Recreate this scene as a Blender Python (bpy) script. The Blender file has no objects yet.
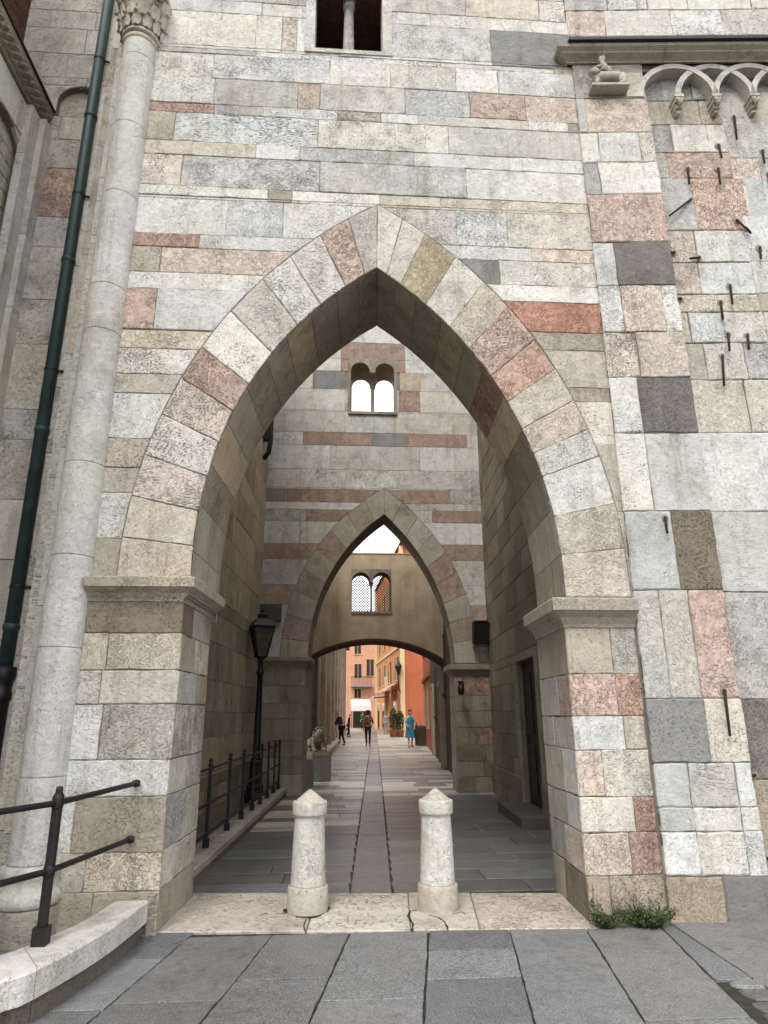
import bpy, bmesh, math, random
from mathutils import Vector, Matrix
random.seed(7)
R = math.radians
SC = bpy.context.scene
COL = SC.collection
PI = math.pi

# ------------------------------------------------------------------ camera
F = 664.0
PITCH, YAW, ROLL = R(16.9), R(4.0), R(0.37)
CAM = Vector((0, 0, 1.6))
FW = Vector((math.sin(YAW)*math.cos(PITCH), math.cos(YAW)*math.cos(PITCH), math.sin(PITCH)))
_r0 = Vector((math.cos(YAW), -math.sin(YAW), 0)); _u0 = _r0.cross(FW)
RT = _r0*math.cos(ROLL) - _u0*math.sin(ROLL)
UP = _u0*math.cos(ROLL) + _r0*math.sin(ROLL)

def ray(px, py): return FW*F + RT*(px-384) - UP*(py-512)
def on_y(px, py, Y):
    d = ray(px, py); return CAM + d*(Y/d.y)
def on_z(px, py, Z=0.0):
    d = ray(px, py); return CAM + d*((Z-1.6)/d.z)

cam_d = bpy.data.cameras.new('camera'); cam = bpy.data.objects.new('camera', cam_d); COL.objects.link(cam)
cam_d.sensor_fit = 'HORIZONTAL'; cam_d.sensor_width = 36; cam_d.lens = F/768*36
cam_d.clip_start = 0.05; cam_d.clip_end = 3000
m = Matrix((RT, UP, -FW)).transposed().to_4x4(); m.translation = CAM
cam.matrix_world = m
SC.camera = cam

# ------------------------------------------------------------------ materials
def new_mat(name):
    M = bpy.data.materials.new(name); M.use_nodes = True
    nt = M.node_tree; nt.nodes.clear()
    out = nt.nodes.new('ShaderNodeOutputMaterial'); b = nt.nodes.new('ShaderNodeBsdfPrincipled')
    nt.links.new(b.outputs[0], out.inputs[0])
    return M, nt, b
class NT:
    def __init__(s, nt): s.nt = nt
    def n(s, t, **k):
        o = s.nt.nodes.new(t)
        for a, v in k.items(): setattr(o, a, v)
        return o
    def l(s, a, b): s.nt.links.new(a, b)
    def inp(s, sock, v):
        if hasattr(v, 'is_output'): s.l(v, sock)
        else: sock.default_value = v
    def math(s, op, a, b=0.0, c=0.0, clamp=False):
        o = s.n('ShaderNodeMath', operation=op, use_clamp=clamp)
        s.inp(o.inputs[0], a); s.inp(o.inputs[1], b); s.inp(o.inputs[2], c); return o.outputs[0]
    def noise(s, vec, scale, detail=4, rough=.55, dist=0):
        o = s.n('ShaderNodeTexNoise'); s.l(vec, o.inputs['Vector'])
        o.inputs['Scale'].default_value = scale; o.inputs['Detail'].default_value = detail
        o.inputs['Roughness'].default_value = rough; o.inputs['Distortion'].default_value = dist
        return o
    def rng(s, v, a, b, c, d):
        o = s.n('ShaderNodeMapRange'); s.inp(o.inputs[0], v)
        for i, x in enumerate((a, b, c, d)): s.inp(o.inputs[1+i], x)
        return o.outputs[0]
    def mapv(s, vec, sc=(1, 1, 1)):
        o = s.n('ShaderNodeMapping'); s.l(vec, o.inputs[0]); o.inputs['Scale'].default_value = sc; return o.outputs[0]
    def mix(s, fac, a, b, blend='MIX'):
        o = s.n('ShaderNodeMix', data_type='RGBA', blend_type=blend)
        s.inp(o.inputs[0], fac); s.inp(o.inputs[6], a); s.inp(o.inputs[7], b); return o.outputs[2]

def stone_material(name, rough=.85, bump=1.0, pit_scale=66, speck=0.0, vein_scale=19.0):
    M, nt, b = new_mat(name); g = NT(nt)
    ca = g.n('ShaderNodeAttribute', attribute_name='Col'); oa = g.n('ShaderNodeAttribute', attribute_name='Off')
    geo = g.n('ShaderNodeNewGeometry')
    add = g.n('ShaderNodeVectorMath', operation='ADD'); g.l(geo.outputs['Position'], add.inputs[0]); g.l(oa.outputs['Vector'], add.inputs[1])
    sepo = g.n('ShaderNodeSeparateXYZ'); g.l(oa.outputs['Vector'], sepo.inputs[0])
    h1 = g.math('FRACT', g.math('MULTIPLY', sepo.outputs[0], 7.31)); h2 = g.math('FRACT', g.math('MULTIPLY', sepo.outputs[1], 5.77)); h3 = g.math('FRACT', g.math('MULTIPLY', sepo.outputs[2], 3.91))
    sc_ = g.n('ShaderNodeVectorMath', operation='SCALE'); g.l(add.outputs[0], sc_.inputs[0]); g.l(g.rng(h1, 0, 1, .62, 1.35), sc_.inputs['Scale'])
    v = sc_.outputs[0]
    bed = g.n('ShaderNodeCombineXYZ'); bx = g.rng(h2, .45, 1, 1.0, .38)
    g.l(bx, bed.inputs[0]); g.l(bx, bed.inputs[1]); g.l(g.rng(h2, .3, 1, 1.2, 3.2), bed.inputs[2])
    pit = ca.outputs['Alpha']; brec = oa.outputs['Alpha']
    n1 = g.noise(v, 2.2, 6, .62); n2 = g.noise(v, 17, 8, .72)
    k1 = g.rng(n1.outputs[0], .3, .7, .87, 1.09); k2 = g.rng(n2.outputs[0], .32, .68, .86, 1.10)
    k = g.math('MULTIPLY', k1, k2)
    # pits, drawn out along the bed
    pvn = g.n('ShaderNodeVectorMath', operation='MULTIPLY'); g.l(v, pvn.inputs[0]); g.l(bed.outputs[0], pvn.inputs[1]); pv = pvn.outputs[0]
    n3 = g.noise(pv, pit_scale, 6, .74, .5)
    n3b = g.noise(v, 4.5, 3, .5)
    thr = g.math('ADD', g.rng(n3b.outputs[0], .3, .7, .64, .53), g.rng(h3, 0, 1, -.03, .045))
    pm = g.math('MULTIPLY', g.math('MULTIPLY', g.math('SUBTRACT', n3.outputs[0], thr), 26, clamp=True), pit, clamp=True)
    n3c = g.noise(g.mapv(v, (1, 1, 1.5)), pit_scale*.42, 4, .7, 1.2)
    pm = g.math('MAXIMUM', pm, g.math('MULTIPLY', g.math('MULTIPLY', g.math('SUBTRACT', n3c.outputs[0], .625), 18, clamp=True), g.math('MULTIPLY', pit, .55), clamp=True))
    # veins of the breccia
    wn = g.noise(v, 9, 4, .6)
    wv = g.n('ShaderNodeVectorMath', operation='MULTIPLY_ADD'); g.l(wn.outputs['Color'], wv.inputs[0]); wv.inputs[1].default_value = (.26,)*3; g.l(v, wv.inputs[2])
    vo = g.n('ShaderNodeTexVoronoi', feature='DISTANCE_TO_EDGE'); g.l(wv.outputs[0], vo.inputs['Vector']); vo.inputs['Scale'].default_value = vein_scale
    vk = g.noise(v, 6, 2)
    vthr = g.rng(vk.outputs[0], .38, .66, .0, .09)
    vm = g.math('MULTIPLY', g.math('SUBTRACT', 1.0, g.math('DIVIDE', vo.outputs[0], g.math('ADD', vthr, .004)), clamp=True), brec, clamp=True)
    vc = g.n('ShaderNodeTexVoronoi', feature='F1'); g.l(wv.outputs[0], vc.inputs['Vector']); vc.inputs['Scale'].default_value = vein_scale
    sep = g.n('ShaderNodeSeparateColor'); g.l(vc.outputs['Color'], sep.inputs[0])
    cell = g.math('ADD', 1.0, g.math('MULTIPLY', g.math('SUBTRACT', sep.outputs[0], .5), g.math('MULTIPLY', brec, .42)))
    k = g.math('MULTIPLY', k, cell)
    # rain streaks and old dirt
    sv = g.mapv(geo.outputs['Position'], (4.6, 4.6, .34))
    n4 = g.noise(sv, 1.6, 6, .68)
    st = g.rng(n4.outputs[0], .52, .72, 0, .7)
    col = g.mix(1.0, ca.outputs['Color'], k, 'MULTIPLY')
    n5 = g.noise(v, 1.3, 4, .6)
    tint = g.mix(g.rng(n5.outputs[0], .35, .7, 0, .55), col, g.mix(1.0, col, (1.0, .94, .83, 1), 'MULTIPLY'))
    col = g.mix(st, tint, g.mix(1.0, tint, (.62, .60, .56, 1), 'MULTIPLY'))
    col = g.mix(g.math('MULTIPLY', vm, .5), col, g.mix(1.0, col, (.34, .29, .25, 1), 'MULTIPLY'))
    col = g.mix(g.math('MULTIPLY', pm, .8), col, g.mix(1.0, col, (.36, .33, .30, 1), 'MULTIPLY'))
    n7 = g.noise(g.mapv(geo.outputs['Position'], (1, 1, .8)), 1.15, 9, .74, .4)
    col = g.mix(g.rng(n7.outputs[0], .55, .68, 0, .62), col, g.mix(1.0, col, (.50, .47, .42, 1), 'MULTIPLY'))
    if speck:
        n6 = g.noise(v, 95, 3, .85)
        col = g.mix(1.0, col, g.rng(n6.outputs[0], .38, .62, 1-speck, 1+speck), 'MULTIPLY')
    g.l(col, b.inputs['Base Color'])
    g.l(g.rng(n2.outputs[0], .3, .7, rough-.12, rough+.1), b.inputs['Roughness'])
    b.inputs['Specular IOR Level'].default_value = .5 if rough < .45 else .3
    h = g.math('SUBTRACT', g.math('ADD', g.math('MULTIPLY', n2.outputs[0], .55), g.math('MULTIPLY', n1.outputs[0], .8)),
               g.math('ADD', g.math('MULTIPLY', pm, .75), g.math('MULTIPLY', vm, .35)))
    bp = g.n('ShaderNodeBump'); bp.inputs['Strength'].default_value = bump; bp.inputs['Distance'].default_value = .028
    g.l(h, bp.inputs['Height']); g.l(bp.outputs[0], b.inputs['Normal'])
    return M

def plain(name, col, rough=.7, metal=0.0, var=.18, scale=6.0, bump=.15, bscale=30, streak=0.0):
    M, nt, b = new_mat(name); g = NT(nt)
    tc = g.n('ShaderNodeTexCoord'); v = tc.outputs['Object']
    n = g.noise(v, scale, 6, .62)
    k = g.rng(n.outputs[0], .3, .7, 1-var, 1+var)
    c = g.mix(1.0, (*col, 1), k, 'MULTIPLY')
    if streak:
        n4 = g.noise(g.mapv(v, (3, 3, .25)), 1.5, 6, .65)
        c = g.mix(g.rng(n4.outputs[0], .45, .75, 0, streak), c, g.mix(1.0, c, (.45, .42, .38, 1), 'MULTIPLY'))
    g.l(c, b.inputs['Base Color'])
    b.inputs['Metallic'].default_value = metal; b.inputs['Specular IOR Level'].default_value = .5 if rough < .6 else .15
    g.l(g.rng(n.outputs[0], .3, .7, max(.05, rough-.1), min(1, rough+.1)), b.inputs['Roughness'])
    if bump:
        nb = g.noise(v, bscale, 5, .6)
        bp = g.n('ShaderNodeBump'); bp.inputs['Strength'].default_value = bump; bp.inputs['Distance'].default_value = .01
        g.l(nb.outputs[0], bp.inputs['Height']); g.l(bp.outputs[0], b.inputs['Normal'])
    return M

M = {}
M['stone'] = stone_material('weathered_limestone')
M['paving'] = stone_material('granite_paving', rough=.50, bump=.30, pit_scale=60, speck=.5)
M['polished'] = stone_material('worn_street_stone', rough=.40, bump=.12, pit_scale=60, speck=.3)
M['mortar'] = plain('old_lime_mortar', (.23, .215, .19), .95, var=.35, bump=.4)
M['iron'] = plain('wrought_iron', (.016, .014, .014), .55, .4, var=.4, scale=20, bump=.3, bscale=60)
M['rust'] = plain('rusty_iron', (.045, .032, .026), .8, .2, var=.4, scale=30)
M['green'] = plain('green_painted_copper', (.022, .050, .048), .55, .2, var=.35, scale=9, bump=.15, streak=.5)
M['black'] = plain('black_cast_iron', (.012, .010, .010), .5, .3, var=.3)
M['dark'] = plain('dark_wood', (.030, .022, .017), .7, var=.35, streak=.4)
M['brick'] = plain('dark_brick', (.10, .050, .035), .9, var=.4, scale=12, bump=.5)
M['soil'] = plain('damp_joint_soil', (.040, .038, .030), .95, var=.45, scale=14, bump=.5)
M['ochre'] = plain('ochre_plaster', (.56, .44, .305), .92, var=.24, scale=1.6, bump=.25, streak=.45)
M['glass'] = plain('dusty_lantern_glass', (.09, .075, .055), .25, var=.2, bump=0)
M['panel'] = plain('grey_sheet_metal', (.07, .07, .068), .55, .3, var=.2)
M['paint_white'] = plain('off_white_cloth', (.72, .71, .68), .8, var=.06)
M['red'] = plain('red_awning_cloth', (.52, .045, .05), .8, var=.12)
M['pink'] = plain('pink_plaster', (.62, .34, .23), .9, var=.10, scale=1.2, streak=.25)
M['orange'] = plain('orange_plaster', (.58, .255, .11), .9, var=.12, scale=1.2, streak=.3)
M['redorange'] = plain('red_orange_plaster', (.42, .125, .06), .9, var=.12, scale=1.2, streak=.3)
M['cream'] = plain('cream_plaster', (.62, .47, .27), .9, var=.1, scale=1.2, streak=.25)
M['brown'] = plain('brown_plaster', (.085, .060, .042), .9, var=.28, scale=1.1, streak=.5)
M['terracotta'] = plain('terracotta', (.30, .11, .055), .9, var=.2)
M['taupe'] = plain('taupe_rendered_stone', (.34, .275, .21), .92, var=.25, scale=1.6, bump=.35, streak=.6)
M['shutter'] = plain('dark_shutter_paint', (.045, .035, .030), .6, var=.2)
M['pane'] = plain('window_glass', (.05, .055, .06), .12, var=.2, bump=0)
M['leaf'] = plain('weed_leaf', (.070, .092, .034), .7, var=.45, scale=25, bump=0)
M['leaf_dark'] = plain('shrub_leaf', (.040, .062, .028), .7, var=.45, scale=9, bump=0)
M['skin'] = plain('skin', (.42, .24, .16), .55, var=.06, bump=0)
M['hair_dark'] = plain('dark_hair', (.020, .013, .010), .5, var=.3, scale=40)
M['hair_fair'] = plain('light_brown_hair', (.13, .075, .035), .5, var=.3, scale=40)
M['blue'] = plain('blue_dress_cloth', (.035, .165, .26), .85, var=.14, scale=12)
M['paleblue'] = plain('pale_blue_cloth', (.30, .42, .50), .85, var=.1)
M['navy'] = plain('navy_cloth', (.035, .036, .046), .85, var=.2)
M['trouser'] = plain('black_trouser_cloth', (.016, .015, .017), .85, var=.2)
M['greencloth'] = plain('green_cloth', (.02, .10, .05), .85, var=.15)
M['greycloth'] = plain('grey_cloth', (.30, .29, .29), .85, var=.1)
M['shoe'] = plain('shoe_leather', (.03, .022, .018), .5, var=.2)
def patterned():
    Mx, nt, b = new_mat('rust_patterned_cloth'); g = NT(nt)
    tc = g.n('ShaderNodeTexCoord')
    vo = g.n('ShaderNodeTexVoronoi', feature='F1'); g.l(tc.outputs['Object'], vo.inputs['Vector']); vo.inputs['Scale'].default_value = 11
    c = g.mix(g.rng(vo.outputs['Distance'], .2, .5, 0, 1), (.40, .13, .05, 1), (.09, .028, .018, 1))
    g.l(c, b.inputs['Base Color']); b.inputs['Roughness'].default_value = .85
    return Mx
M['pattern'] = patterned()

# ------------------------------------------------------------------ scene objects
def tag(o, label=None, cat=None, group=None, kind=None):
    for k, v in (('label', label), ('category', cat), ('group', group), ('kind', kind)):
        if v: o[k] = v
    return o
def empty(name, loc, label, cat, group=None, rz=0.0):
    o = bpy.data.objects.new(name, None); COL.objects.link(o); o.location = loc; o.rotation_euler.z = rz
    o.empty_display_size = .2
    return tag(o, label, cat, group)

class MB:
    """collects faces (with a stone colour each) and links them as one mesh"""
    def __init__(s): s.v = []; s.f = []; s.c = []; s.o = []; s.sm = []
    def face(s, pts, col=(.19, .175, .15, 0), off=(0, 0, 0, 0), smooth=False):
        i = len(s.v); s.v += [Vector(p) for p in pts]; s.f.append(tuple(range(i, i+len(pts)))); s.c.append(col); s.o.append(off); s.sm.append(smooth)
    def grid(s, rows, closed_u=False, smooth=True, cap=False, col=(.19, .175, .15, 0), off=(0, 0, 0, 0)):
        i = len(s.v); n = len(rows[0])
        for r in rows: s.v += [Vector(p) for p in r]
        for a in range(len(rows)-1):
            for b in range(n if closed_u else n-1):
                c = (b+1) % n
                s.f.append((i+a*n+b, i+a*n+c, i+(a+1)*n+c, i+(a+1)*n+b)); s.c.append(col); s.o.append(off); s.sm.append(smooth)
        if cap:
            s.f.append(tuple(i+b for b in reversed(range(n)))); s.c.append(col); s.o.append(off); s.sm.append(False)
            k = i+(len(rows)-1)*n
            s.f.append(tuple(k+b for b in range(n))); s.c.append(col); s.o.append(off); s.sm.append(False)
    def box(s, a, b, col=(.19, .175, .15, 0), off=(0, 0, 0, 0), rot=None, pivot=None):
        x0, y0, z0 = a; x1, y1, z1 = b
        P = [Vector(p) for p in ((x0,y0,z0),(x1,y0,z0),(x1,y1,z0),(x0,y1,z0),(x0,y0,z1),(x1,y0,z1),(x1,y1,z1),(x0,y1,z1))]
        if rot is not None:
            pv = Vector(pivot or (0, 0, 0)); P = [rot @ (p-pv)+pv for p in P]
        i = len(s.v); s.v += P
        for q in ((0,3,2,1),(4,5,6,7),(0,1,5,4),(1,2,6,5),(2,3,7,6),(3,0,4,7)):
            s.f.append(tuple(i+k for k in q)); s.c.append(col); s.o.append(off); s.sm.append(False)
    def tube(s, pts, rad, n=10, cap=True, col=(.19, .175, .15, 0), off=(0, 0, 0, 0), smooth=True):
        pts = [Vector(p) for p in pts]
        if not isinstance(rad, (list, tuple)): rad = [rad]*len(pts)
        rows = []; ref = None
        for k, p in enumerate(pts):
            d = (pts[min(k+1, len(pts)-1)]-pts[max(k-1, 0)]).normalized()
            if ref is None: ref = Vector((0, 0, 1)) if abs(d.z) < .9 else Vector((1, 0, 0))
            a = d.cross(ref).normalized(); c = a.cross(d).normalized(); ref = c
            rows.append([p+(a*math.cos(2*PI*j/n)+c*math.sin(2*PI*j/n))*rad[k] for j in range(n)])
        s.grid(rows, True, smooth, cap, col, off)
    def lathe(s, prof, c=(0, 0, 0), n=24, col=(.19, .175, .15, 0), off=(0, 0, 0, 0), smooth=True, cap=True, a0=0.0):
        c = Vector(c)
        rows = [[c+Vector((r*math.cos(2*PI*j/n+a0), r*math.sin(2*PI*j/n+a0), z)) for j in range(n)] for r, z in prof]
        s.grid(rows, True, smooth, cap, col, off)
    def build(s, name, mat, parent=None, loc=None, auto=None):
        me = bpy.data.meshes.new(name)
        me.from_pydata([tuple(p) for p in s.v], [], s.f)
        ca = me.attributes.new('Col', 'FLOAT_COLOR', 'CORNER'); oa = me.attributes.new('Off', 'FLOAT_COLOR', 'CORNER')
        cd = []; od = []
        for k, q in enumerate(s.f):
            cd += list(s.c[k])*len(q); od += list(s.o[k])*len(q)
        ca.data.foreach_set('color', cd); oa.data.foreach_set('color', od)
        me.polygons.foreach_set('use_smooth', s.sm)
        me.update()
        o = bpy.data.objects.new(name, me); COL.objects.link(o)
        me.materials.append(M[mat] if isinstance(mat, str) else mat)
        if parent is not None:
            o.parent = parent
            o.matrix_parent_inverse = Matrix.Identity(4)
            # geometry is given in world space unless the parent sits elsewhere
        if loc is not None: o.location = loc
        return o
def copy_tree(o, parent=None):
    c = o.copy(); COL.objects.link(c)
    if parent is not None: c.parent = parent
    for ch in [x for x in COL.objects if x.parent == o]: copy_tree(ch, c)
    return c

# ------------------------------------------------------------------ stones
# kind: rgb, pits, breccia
ST = dict(
 W=((.66,.652,.625),.9,.22), w=((.60,.582,.545),.85,.25), B=((.40,.365,.305),.45,.15), b=((.47,.44,.385),.6,.25),
 G=((.27,.27,.262),.3,.15), g=((.47,.46,.44),.75,.4), H=((.50,.498,.485),.4,.15), D=((.19,.182,.17),.3,.25), E=((.205,.18,.135),.6,.25),
 P=((.54,.42,.37),.85,.8), p=((.60,.525,.475),.9,.6), R=((.43,.245,.185),1.0,.7), r=((.47,.33,.275),.9,.85), Y=((.50,.43,.30),.5,.5), y=((.56,.515,.435),.6,.4),
 Z=((.365,.32,.26),.55,.35), S=((.255,.215,.17),.5,.3), s=((.32,.275,.215),.45,.25), t=((.46,.39,.30),.45,.2), T=((.58,.485,.355),.4,.15),
 K=((.15,.15,.15),.1,.0), k=((.19,.188,.183),.1,.0), Q=((.50,.465,.405),.2,.0), j=((.42,.315,.265),.7,.5), q=((.36,.335,.29),.2,.0), x=((.115,.113,.11),.1,.0),
 U=((.51,.47,.415),.5,.25), u=((.58,.54,.48),.55,.28), c=((.60,.58,.54),.42,.15), C=((.56,.565,.555),.3,.1), m=((.50,.455,.385),.35,.15), I=((.43,.395,.34),.95,.3), n=((.50,.435,.375),.5,.2), N=((.62,.56,.49),.5,.2))
def stone_col(kind, jit=.08):
    rgb, pit, br = ST[kind]
    k = 1+random.uniform(-jit, jit); t = random.uniform(-.03, .03)
    col = (rgb[0]*k*(1+t), rgb[1]*k, rgb[2]*k*(1-t), pit*random.uniform(.5, 1.15))
    off = (random.uniform(-50, 50), random.uniform(-50, 50), random.uniform(-50, 50), br)
    return col, off

class Fr:
    """a wall plane: u along, v up, n outwards"""
    def __init__(s, O, U, V=(0, 0, 1)):
        s.O = Vector(O); s.U = Vector(U).normalized(); s.V = Vector(V).normalized(); s.N = s.U.cross(s.V)
    def p(s, u, v, n=0.0): return s.O+s.U*u+s.V*v+s.N*n

def inset(poly, d):
    n = len(poly); out = []
    for i in range(n):
        a, b, c = poly[i-1], poly[i], poly[(i+1) % n]
        e1 = Vector((b[0]-a[0], b[1]-a[1])); e2 = Vector((c[0]-b[0], c[1]-b[1]))
        if e1.length < 1e-6 or e2.length < 1e-6: out.append(b); continue
        e1.normalize(); e2.normalize()
        n1 = Vector((-e1.y, e1.x)); n2 = Vector((-e2.y, e2.x)); mm = n1+n2
        q = mm.length_squared
        mm = n1 if q < .2 else mm*(2/q)
        if mm.length > 2.2: mm = mm.normalized()*2.2
        out.append((b[0]+mm.x*d, b[1]+mm.y*d))
    return out
def area(p): return .5*sum(p[i-1][0]*p[i][1]-p[i][0]*p[i-1][1] for i in range(len(p)))

RAG = [0.0]
def ragged(base, polys, a, step=.055):
    """the same uneven outline for each of the nested polygons: knocked corners, wandering edges"""
    outs = [[] for _ in polys]; N = len(base)
    corner = [random.choice((.002, .004, .006, .013)) for _ in base]
    for i, p in enumerate(base):
        q = base[(i+1) % N]; L = math.hypot(q[0]-p[0], q[1]-p[1])
        n = max(1, min(40, int(L/step))); w = 0; prof_ = []
        for k in range(1, n):
            w = w*.55+random.gauss(0, a*.6); w = max(-a, min(a*1.9, w)); prof_.append((k/n+random.uniform(-.2, .2)/n, w))
        for P, o in zip(polys, outs):
            p_, q_, r_ = Vector(P[i]), Vector(P[(i+1) % N]), Vector(P[i-1])
            t = q_-p_; l = t.length; t0 = r_-p_; l0 = t0.length
            if l < 1e-5: continue
            t /= l
            if n > 2 and l0 > .1:
                c = min(corner[i], l*.1, l0*.1); o.append(tuple(p_+t0/l0*c)); o.append(tuple(p_+t*c))
            else: o.append(tuple(p_))
            for f, w in prof_: o.append((p_.x+t.x*l*f-t.y*w, p_.y+t.y*l*f+t.x*w))
    return outs
def stone(mb, fr, poly, kind, n0=0.0, depth=.05, gap=.004, bev=.007, jit=.0025, soft=True):
    if area(poly) < 0: poly = poly[::-1]
    if area(poly) < .0012: return
    col, off = stone_col(kind) if isinstance(kind, str) else kind
    g = gap*random.uniform(.25, 1.45)
    b_ = bev*random.uniform(.7, 1.6)
    A = inset(poly, g); B = inset(poly, g+b_)
    if RAG[0] and soft and min(math.hypot(A[i][0]-A[i-1][0], A[i][1]-A[i-1][1]) for i in range(len(A))) > .03:
        A2, B2 = ragged(A, (A, B), RAG[0])
        if len(A2) == len(B2): A, B = A2, B2
    if soft:   # worn arrises: the corners are knocked off a little
        B = [(x+random.uniform(-.0012, .0012), y+random.uniform(-.0012, .0012)) for x, y in B]
    if area(B) < .0003: return
    n = n0+random.uniform(-jit, jit)
    tl = random.uniform(-.002, .002)
    Fp = [fr.p(x, y, n) for x, y in B]; Sh = [fr.p(x, y, n-bev) for x, y in A]; Bk = [fr.p(x, y, n0-depth) for x, y in A]
    mb.face(Fp, col, off)
    for i in range(len(A)):
        j = (i+1) % len(A)
        mb.face((Sh[i], Sh[j], Fp[j], Fp[i]), col, off)
        mb.face((Bk[i], Bk[j], Sh[j], Sh[i]), col, off)

class Cut:
    def __init__(s, v0, v1, fn): s.v0, s.v1, s.fn = v0, v1, fn
def minus(u0, u1, va, vb, cuts, steps=5):
    """pieces of the rectangle outside the cuts, as polygons"""
    vs = sorted({va, vb} | {c.v0 for c in cuts if va < c.v0 < vb} | {c.v1 for c in cuts if va < c.v1 < vb})
    res = []
    for a, b in zip(vs, vs[1:]):
        if b-a < .004: continue
        act = [c for c in cuts if c.v0 <= a+1e-6 and c.v1 >= b-1e-6]
        segs = None
        vv = [a+(b-a)*i/steps for i in range(steps+1)]
        pieces = [([u0]*(steps+1), [u1]*(steps+1))]
        for c in act:
            nx = []
            for lo, hi in pieces:
                L = [c.fn(v)[0] for v in vv]; H = [c.fn(v)[1] for v in vv]
                nx.append((lo, [min(h, x) for h, x in zip(hi, L)])); nx.append(([max(l, x) for l, x in zip(lo, H)], hi))
            pieces = nx
        for lo, hi in pieces:
            idx = [i for i in range(steps+1) if hi[i]-lo[i] > .012]
            if len(idx) < 2: continue
            i0, i1 = idx[0], idx[-1]
            if not act: idx = [0, steps]
            else: idx = list(range(i0, i1+1))
            rt = [(hi[i], vv[i]) for i in idx]; lf = [(lo[i], vv[i]) for i in idx]
            if max(hi[i]-hi[idx[0]] for i in idx) < 1e-5 and min(hi[i]-hi[idx[0]] for i in idx) > -1e-5: rt = [rt[0], rt[-1]]
            if max(lo[i]-lo[idx[0]] for i in idx) < 1e-5 and min(lo[i]-lo[idx[0]] for i in idx) > -1e-5: lf = [lf[0], lf[-1]]
            res.append(rt+lf[::-1])
    return res
def core(mb, fr, u0, u1, v0, v1, cuts, n_front, n_back, slices=40):
    vs = sorted({v0+(v1-v0)*i/slices for i in range(slices+1)} | {c.v0 for c in cuts} | {c.v1 for c in cuts})
    vs = [v for v in vs if v0-1e-6 <= v <= v1+1e-6]
    for a, b in zip(vs, vs[1:]):
        for P in minus(u0, u1, a, b, cuts, 1):
            A = [fr.p(x, y, n_front) for x, y in P]; B = [fr.p(x, y, n_back) for x, y in P]
            mb.face(A); mb.face(B[::-1])
            for i in range(len(P)):
                j = (i+1) % len(P)
                if abs(P[i][1]-P[j][1]) < 1e-6 and v0+.01 < P[i][1] < v1-.01: continue
                mb.face((B[i], B[j], A[j], A[i]))

def courses_random(mb, fr, u0, u1, v0, v1, pal, h=(.2, .42), L=(.45, 1.2), cuts=(), n0=0.0, **k):
    v = v0
    while v < v1-.02:
        hh = random.uniform(*h); vb = min(v1, v+hh)
        if v1-vb < h[0]*.6: vb = v1
        u = u0-random.uniform(0, .4)
        while u < u1:
            ub = u+random.uniform(*L)
            if u1-ub < L[0]*.4: ub = u1
            kd = random.choice(pal)
            for P in minus(max(u, u0), min(ub, u1), v, vb, list(cuts)): stone(mb, fr, P, kd, n0, **k)
            u = ub
        v = vb

def fit_arc(c, Rr): return c, Rr
class Pointed:
    """a pointed arch from two arcs: (cu, cv, r) of the left arc (its centre lies right) and the right arc"""
    def __init__(s, left, right, spring):
        s.l, s.r, s.sp = left, right, spring
        a, b = spring, spring+8
        for _ in range(60):
            mid = (a+b)/2
            if s.xl(mid) < s.xr(mid): a = mid
            else: b = mid
        s.top = a; s.tu = s.xl(a)
    def xl(s, v):
        c = s.l; d = c[2]**2-(v-c[1])**2
        if v < c[1]: return c[0]-c[2]
        return c[0]-math.sqrt(max(d, 0))
    def xr(s, v):
        c = s.r; d = c[2]**2-(v-c[1])**2
        if v < c[1]: return c[0]+c[2]
        return c[0]+math.sqrt(max(d, 0))
    def at(s, side, t):
        """t=0 springing .. 1 apex"""
        c = s.l if side < 0 else s.r
        def pt(v):
            return (s.xl(v) if side < 0 else s.xr(v), v)
        th0 = math.asin(max(-1, min(1, (s.sp-c[1])/c[2]))); th1 = math.asin(min(1, (s.top-c[1])/c[2]))
        th = th0+(th1-th0)*t
        if th < 0: return (c[0]+side*c[2], c[1]+c[2]*math.sin(th))
        return (c[0]+side*c[2]*math.cos(th), c[1]+c[2]*math.sin(th))
    def t_of(s, side, v):
        c = s.l if side < 0 else s.r
        th0 = math.asin(max(-1, min(1, (s.sp-c[1])/c[2]))); th1 = math.asin(min(1, (s.top-c[1])/c[2]))
        return (math.asin(max(-1, min(1, (v-c[1])/c[2])))-th0)/(th1-th0)

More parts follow.
